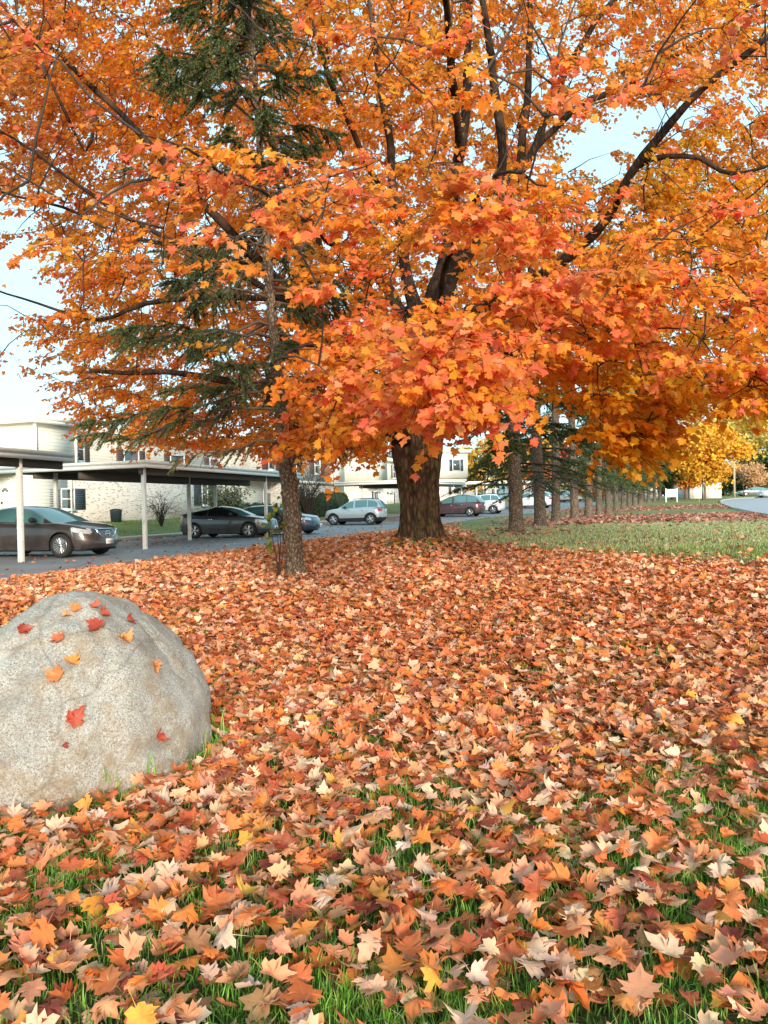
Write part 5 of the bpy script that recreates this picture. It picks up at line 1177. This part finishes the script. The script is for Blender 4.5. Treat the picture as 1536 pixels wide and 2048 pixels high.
for pp, zz0, zz1 in ((pF + 6.0, zt - 1.6, zt - .4),): E1.window(hA, pp, pp + 1.2, zz0, zz1)
# neighbour further left, only its eave shows
hL = house('neighbouring cream building whose gutter shows at the left edge', sA - 3.5, pF + 5.8)
x, y = xyl(sA - 3.5, pF + 5.8)
m = MB(); m.sbox(sA - 9, sA - 1.6, pF + 5.2, pF + 12, z0 - 1, zt - .45); m.build('wall', M_SID, hL)
m = MB(); m.sbox(sA - 9.3, sA - 1.4, pF + 4.7, pF + 12, zt - .445, zt - .1); m.build('roof', M_TRIM, hL)
# house B
pB = 9.6; s0 = float(s_for(497, pB)); s1 = float(s_for(690, pB)); zb = float(gz(*xyl(s0, pB))) - .05; zub = zpx(965, 623, float(s_for(623, pB)), pB); ztb = zub + 2.75
hB = house('pale brick townhouse with white upper siding between the slim spruce and the big maple', s0, pB)
sm = float(s_for(560, pB)); m = MB(); m.sbox(sm, s1, pB + .03, pB + 9, zb - 1.2, zub); m.build('brick_wall', M_BRICK, hB)
m = MB(); m.sbox(s0, sm - .005, pB + .8, pB + 9, zb - 1.2, zub); m.build('siding_wall', M_SID, hB)
sw_ = float(s_for(664, pB)); m = MB(); m.sbox(s0, sw_, pB + .06, pB + 9, zub + .005, ztb); m.build('upper_brick_wall', M_BRICK, hB); m = MB(); m.sbox(sw_ + .005, s1, pB - .05, pB + 9, zub + .005, ztb); m.build('upper_siding', M_SIDW, hB)
m = MB(); m.sbox(s0 - .3, s1 + .1, pB - .35, pB + 9.3, ztb + .005, ztb + .35); m.build('roof', M_TRIM, hB); m = MB(); m.sbox(s0 - .02, s1, pB - .12, pB + .02, zub - .12, zub + .10); m.build('sill_band', M_TRIM, hB)
B1 = Wall('s', pB + .03); B2 = Wall('s', pB + .06); B0 = Wall('s', pB + .8)
for a, b, y0_, y1_, sh in ((597, 608, 1013, 977, None), (660, 675, 1004, 980, M_SHUT)):
    ua, ub = float(s_for(a, pB)), float(s_for(b, pB)); B1.window(hB, ua, ub, zpx(y0_, a, ua, pB), zpx(y1_, a, ua, pB), sh, sw=.9, frame=M_SHUTB if sh is None else None)
for a, b in ((632, 643), (585, 596), (540, 553)): ua, ub = float(s_for(a, pB)), float(s_for(b, pB)); B2.window(hB, ua, ub, zub + .75, zub + 2.2, M_SHUTB, sw=1.0)
ua, ub = float(s_for(528, pB + .8)), float(s_for(543, pB + .8)); B0.door(hB, ua, ub, zb + .1, zpx(981, 535, ua, pB), 'storm')
# house C with the jutting bay that catches the sun
pC = float(p_for(748, s1 + 2.0)); sC = s1 + 2.0; pC1 = float(p_for(695, sC)); zc = float(gz(*xyl(sC, pC))); ztc = zpx(908, 722, sC, pC); zuc = ztc - 2.85
hC = house('cream townhouse with a sunlit jutting upper bay left of the big maple trunk', sC, pC)
m = MB(); m.sbox(sC, sC + 4.5, pC, pC1 + 6, zuc, ztc); m.build('upper_bay', M_SID, hC); m = MB(); m.sbox(sC + .4, sC + 16, pC + 1.0, pC1 + 6, zc - 2, zuc - .005); m.build('brick_wall', M_BRICK, hC)
m = MB(); m.sbox(sC + 4.505, sC + 16, pC + 1.3, pC1 + 6, zuc + .005, ztc - .2); m.build('upper_wall', M_SID, hC); m = MB(); m.sbox(sC - .3, sC + 4.8, pC - .35, pC1 + 6.2, ztc + .005, ztc + .3); m.sbox(sC + 4.805, sC + 16.3, pC + .9, pC1 + 6.2, ztc - .195, ztc + .1); m.build('roof', M_TRIM, hC)
C1 = Wall('s', pC + 1.0); C2 = Wall('s', pC + 1.3)
for k in range(2): C1.window(hC, sC + 3 + k * 5, sC + 4.6 + k * 5, zuc - 2.0, zuc - .6, M_SHUT, sw=.5); C2.window(hC, sC + 6 + k * 4.6, sC + 7.6 + k * 4.6, zuc + .9, zuc + 2.3, M_SHUTB, sw=.5)
m = MB()
for k in range(26): w = C1.pt(sC + 1 + k * .18, zc + .55, 1.2); m.box(w, (.015, 0, 0), (0, .015, 0), (0, 0, .5))
for zz_ in (zc + 1.05, zc + .15): a, b = C1.pt(sC + .9, zz_, 1.2), C1.pt(sC + 5.7, zz_, 1.2); m.tube([a, b], .03, 6)
m.build('porch_railing', M_TRIM, hC)
# white townhouses further on, either side of the row spruces
def far_house(label, px0, px1, Y, h, brick=False):
    a = P(px0, 1000, Y)[:2]; b = P(px1, 1000, Y + 3)[:2]; d = b - a; L = np.linalg.norm(d); d /= L; nn = np.array([-d[1], d[0]]); z = float(gz(*a)) - .3; root = thing('townhouse', label, 'building', (a[0], a[1], z), 'two storey townhouses behind the carports')
    bx = lambda mb, u0, u1, v0, v1, za, zb_: mb.box((*(a + d * (u0 + u1) / 2 + nn * (v0 + v1) / 2), (za + zb_) / 2), (*(d * (u1 - u0) / 2), 0), (*(nn * (v1 - v0) / 2), 0), (0, 0, (zb_ - za) / 2))
    m = MB(); bx(m, 0, L, 0, 8, z - 1, z + h * .5); m.build('lower_wall', M_BRICK if brick else M_SIDW, root); m = MB(); bx(m, -.02, L + .02, -.3, 8, z + h * .5 + .005, z + h); m.build('upper_wall', M_SIDW, root); m = MB(); bx(m, -.3, L + .3, -.7, 8.3, z + h + .005, z + h + .35); m.build('roof', M_TRIM, root)
    k = max(2, int(L / 3.2))
    for i in range(k):
        for lv, o in ((.18, 0), (.64, -.3)):
            u = (i + .5) * L / k; m = MB(); bx(m, u - .55, u + .55, o - .06, o + .0, z + h * lv, z + h * lv + 1.35); wo_ = m.build('window', M_WHITE, root); m = MB(); bx(m, u - .46, u + .46, o - .075, o - .062, z + h * lv + .08, z + h * lv + 1.27); fix(m.build('pane', M_WIN, None), wo_, root)
            m = MB(); bx(m, u - .95, u - .58, o - .05, o, z + h * lv, z + h * lv + 1.35); bx(m, u + .58, u + .95, o - .05, o, z + h * lv, z + h * lv + 1.35); m.build('shutters', M_SHUT, root)
far_house('white townhouse right of the big maple trunk, above the minivan', 840, 934, 88, 5.9, True)
far_house('white townhouse glimpsed between the first and third row spruces', 1058, 1112, 128, 5.8, False)
far_house('low cream building at the left of the row behind the far carports', 940, 1010, 150, 5.4, True)

# ------------------------------------------------------------------ garden things by the houses
def hedge(label, s0, s1, p0, p1, h, seed):
    r = np.random.default_rng(seed); x, y = xyl((s0 + s1) / 2, (p0 + p1) / 2); z = float(gz(x, y)); root = thing('hedge', label, 'hedge', (x, y, z))
    a, b = (s1 - s0) / 2, (p1 - p0) / 2; n = 44; m_ = 17; G = np.zeros((m_, n + 1, 3))
    for i in range(m_):
        f = sin(i / (m_ - 1) * pi / 2); zz = h * f; sc = (1 - .25 * f ** 6) * (1 if i < m_ - 1 else 0.02) * np.interp(f, [0, .6, 1], [.82, 1, .9])
        for j in range(n + 1):
            t = 2 * pi * (j % n) / n; c_, s_ = cos(t), sin(t); e = .38; q = np.array([a * sc * abs(c_) ** e * np.sign(c_), b * sc * abs(s_) ** e * np.sign(s_)]); k = 1 + .05 * mnoise.noise(Vector((q[0] * 3 + seed, q[1] * 3, zz * 3)))
            G[i, j] = (x + (T2[0] * q[0] + N2[0] * q[1]) * k, y + (T2[1] * q[0] + N2[1] * q[1]) * k, z + zz * k)
    m = MB(); m.grid(G); m.build('core', m_plain('hedge_core', (.015, .028, .012), .9), root)
    N = 5200; i = r.integers(0, m_ - 1, N); j = r.integers(0, n, N); q = G[i, j] * .25 + G[i + 1, j] * .25 + G[i, j + 1] * .25 + G[i + 1, j + 1] * .25 + r.normal(0, .06, (N, 3)); Rm = frames(r.normal(0, .6, (N, 3)) + [0, -.5, .6], r.normal(0, 1, (N, 3))); s = r.uniform(.05, .1, (N, 1)); V = np.stack([q - Rm[:, :, 1] * s, q + Rm[:, :, 0] * s * .5, q + Rm[:, :, 1] * s, q - Rm[:, :, 0] * s * .5], 1).reshape(-1, 3); k = (np.arange(N) * 4)[:, None]
    np_mesh('leaves', V, [k + np.array([[0, 1, 2, 3]])], M_FAR, root, np.repeat(pick([(.022, .05, .018, 3), (.04, .075, .022, 2), (.06, .09, .03, 1)], N, r, .2), 4, 0)); return root
sh = float(s_for(640, 7.6)); hedge('clipped dark green hedge left of the silver SUV', sh - 2.6, sh + 2.6, 6.9, 8.3, 1.25, 1)
sh = float(s_for(672, 8.6)); hedge('lower dark green hedge against the brick wall behind the silver SUV', sh - 3, sh + 3, 8.4, 9.3, 1.25, 2)
sh = float(s_for(515, 8.4)); hedge('long low hedge seen over the roofs of the coupe and the dark blue sedan', sh - 4.5, sh + 3, 8.2, 9.3, 1.0, 3)
def bare_shrub(name, label, px, Y, h, spread, nb, leafy, seed, pal=None, droop=.3):
    r = np.random.default_rng(seed); x = P(px, 1000, Y)[0]; z = float(gz(x, Y)); root = thing(name, label, 'shrub' if h < 3 else 'tree', (x, Y, z)); mb = MB(); Ls = []
    for _ in range(nb):
        a = r.uniform(0, 2 * pi); d = np.array([cos(a) * spread, sin(a) * spread, 0]) * r.uniform(.3, 1); b = np.array([x, Y, z]) + d * .04; e = b + d + np.array([0, 0, h * r.uniform(.5, 1)]); md = b + d * .35 + np.array([0, 0, h * .65])
        t = np.linspace(0, 1, 7)[:, None]; pts = (1 - t) ** 2 * b + 2 * t * (1 - t) * md + t * t * e; pts[:, 2] -= droop * h * (t[:, 0] ** 3) * r.uniform(.2, 1); pts[1:] += r.normal(0, .03 * h, (6, 3)); mb.tube(pts, np.linspace(.012 * h ** .5, .005, 7), 4, False)
        for q in range(7):
            k = r.integers(2, 7); e2 = pts[k] + r.normal(0, .16 * h, 3) + d * .15 + np.array([0, 0, -.05 * h]); mb.tube([pts[k], (pts[k] + e2) / 2 + [0, 0, .03], e2], [.008, .006, .004], 3, False); Ls.append(e2); Ls.append((pts[k] + e2) / 2)
    mb.build('branches', M_TWIG, root)
    if leafy:
        q = np.repeat(np.array(Ls), leafy, 0); q = q + r.normal(0, .09 * h ** .5, q.shape); N = len(q); Rm = frames(r.normal(0, .6, (N, 3)) + [0, -.4, .6], r.normal(0, 1, (N, 3))); s = r.uniform(.06, .11, (N, 1)); V = np.stack([q - Rm[:, :, 1] * s, q + Rm[:, :, 0] * s * .5, q + Rm[:, :, 1] * s, q - Rm[:, :, 0] * s * .5], 1).reshape(-1, 3); k = (np.arange(N) * 4)[:, None]
        np_mesh('leaves', V, [k + np.array([[0, 1, 2, 3]])], M_FAR, root, np.repeat(pick(pal or GN, N, r, .2), 4, 0))
    return root
bare_shrub('shrub', 'open grey-green shrub in front of the brick wall above the coupe', 452, 47, 2.7, 1.7, 34, 4, 5, [(.12, .15, .06, 3), (.08, .10, .04, 2), (.22, .16, .08, 1)], .1)
bare_shrub('bare_tree', 'small bare weeping tree in front of the upper windows behind the slim spruce', 615, 57, 4.8, 2.6, 60, 0, 6, None, .45)
bare_shrub('bare_shrub', 'leafless twiggy shrub against the brick wall under the middle carport', 322, 41.5, 2.1, 1.2, 26, 0, 7, None, .3)
# bin by the wall
x, y = P(232, 1030, 40.6)[:2]; z = float(gz(x, y)); bn = thing('trash_bin', 'dark round bin standing on the grass by the brick wall right of the brown sedan', 'bin', (x, y, z)); m = MB(); m.lathe([(.001, 0), (.26, 0), (.30, .55), (.31, .56), (.31, .60)], 24, Matrix.Translation((x, y, z))); m.build('bin_body', M_SHUT, bn, smooth=True); m = MB(); m.lathe([(.32, .6), (.32, .64), (.2, .70), (.001, .72)], 24, Matrix.Translation((x, y, z))); m.build('lid', M_DARKP, bn, smooth=True)

# ------------------------------------------------------------------ street furniture on the right
def ground_at(px, Y): x = P(px, 1000, Y)[0]; return np.array([x, Y, float(gz(x, Y))])
q = ground_at(1343, 84); sg = thing('sign_board', 'blank white sign board on two white posts beyond the spruce row', 'sign', q)
m = MB(); m.abox(q[0] - .58, q[0] + .58, q[1] - .05, q[1] + .05, q[2] + .55, q[2] + 1.4); m.build('panel', M_WHITE, sg, bevel=.01)
for sx in (-.6, .6): m = MB(); m.abox(q[0] + sx - .06, q[0] + sx + .06, q[1] - .065, q[1] + .065, q[2] - .1, q[2] + 1.5); m.build('post', M_WHITE, sg, bevel=.01)
q = ground_at(1469, 120); up = thing('utility_pole', 'tall pale wooden utility pole across the street at right', 'pole', q); m = MB(); m.tube([q - [0, 0, .2], q + [.05, 0, 5], q + [.1, 0, 9.5]], [.17, .15, .12], 12); m.build('pole', m_plain('pole_wood', (.46, .36, .25), .9, var=.3), up, smooth=True)
m = MB(); m.box(q + [.1, 0, 8.6], (1.1, 0, 0), (0, .05, 0), (0, 0, .06)); ca = m.build('crossarm', M_DKW, up)
for k in (-1, -.55, .55, 1): m = MB(); m.lathe([(.001, 0), (.05, 0), (.06, .08), (.001, .16)], 10, Matrix.Translation(q + np.array([.1 + k, 0, 8.66]))); m.build('insulator', M_WHITE, up)
q = ground_at(1487, 116); lp_ = thing('lamp_post', 'slim black lamp post with a small lantern right of the utility pole', 'street lamp', q); m = MB(); m.tube([q, q + [0, 0, .3], q + [0, 0, 2.9]], [.09, .05, .045], 10); m.build('pole', M_DARKP, lp_, smooth=True)
m = MB(); m.lathe([(.001, 2.88), (.10, 2.9), (.16, 3.25), (.001, 3.27)], 12, Matrix.Translation(q)); m.build('lantern', M_WIN, lp_); m = MB(); m.lathe([(.20, 3.25), (.12, 3.36), (.02, 3.45), (.001, 3.5)], 12, Matrix.Translation(q)); m.build('cap', M_DARKP, lp_)
q = ground_at(1398, 82); st = MB(); st.tube([q - [0, 0, .1], q + [0, 0, 1.75]], .035, 8); tag(st.build('marker_stake', m_plain('yellow_stake', (.62, .48, .16), .6), None), 'thin yellow marker stake on the lawn right of the sign board', 'stake')
q = ground_at(1407, 84); rp = thing('street_sign', 'thin grey sign post seen edge on beside the yellow stake', 'sign', q); m = MB(); m.tube([q - [0, 0, .1], q + [0, 0, 2.1]], .04, 8); m.build('post', m_plain('galvanised', (.33, .36, .35), .5, .6), rp); m = MB(); m.box(q + [0, 0, 1.85], (.02, 0, 0), (0, .25, 0), (0, 0, .25)); m.build('plate', M_RIM, rp)
q = ground_at(1434, 112); ub = thing('utility_box', 'small pale utility box on the grass left of the utility pole', 'utility box', q); m = MB(); m.abox(q[0] - .28, q[0] + .28, q[1] - .25, q[1] + .25, q[2] - .05, q[2] + 1.1); m.build('cabinet', m_plain('box_grey', (.5, .53, .5), .6), ub, bevel=.03); m = MB(); m.abox(q[0] - .32, q[0] + .32, q[1] - .29, q[1] + .29, q[2] + 1.1, q[2] + 1.17); m.build('lid', M_WHITE, ub)
q = ground_at(1412, 108); wsd = thing('garage', 'low white garage behind the golden maple', 'building', q); m = MB(); m.abox(q[0] - 2.2, q[0] + 2.2, q[1], q[1] + 6, q[2] - .5, q[2] + 2.3); m.build('wall', M_SIDW, wsd); m = MB(); m.abox(q[0] - 2.5, q[0] + 2.5, q[1] - .4, q[1] + 6.3, q[2] + 2.305, q[2] + 2.5); m.build('roof', M_DKW, wsd)
for dx in (-1.1, .9): m = MB(); m.abox(q[0] + dx - .8, q[0] + dx + .8, q[1] - .04, q[1] - .001, q[2] - .1, q[2] + 1.95); m.build('garage_door', M_WHITE, wsd)
q = ground_at(1321, 95); rd = thing('house', 'brown roofed low house showing between the row spruces and the sign board', 'building', q + [3.5, 25, 0]); q = q + np.array([3.5, 25, 0.2]); m = MB(); m.abox(q[0] - 5, q[0] + 5, q[1], q[1] + 6, q[2] - 1, q[2] + 2.4); m.build('wall', M_BRICK, rd); m = MB(); V = [(q[0] + a, q[1] + b, q[2] + c_) for a, b, c_ in ((-5.4, -.5, 2.35), (5.4, -.5, 2.35), (5.4, 6.5, 2.35), (-5.4, 6.5, 2.35), (-5.4, 3, 4.0), (5.4, 3, 4.0))]; m.add(V, [(0, 1, 5, 4), (2, 3, 4, 5), (0, 3, 2, 1)], [(0, 4, 3), (1, 2, 5)]); m.build('roof', m_plain('brown_roof', (.20, .11, .075), .9), rd)
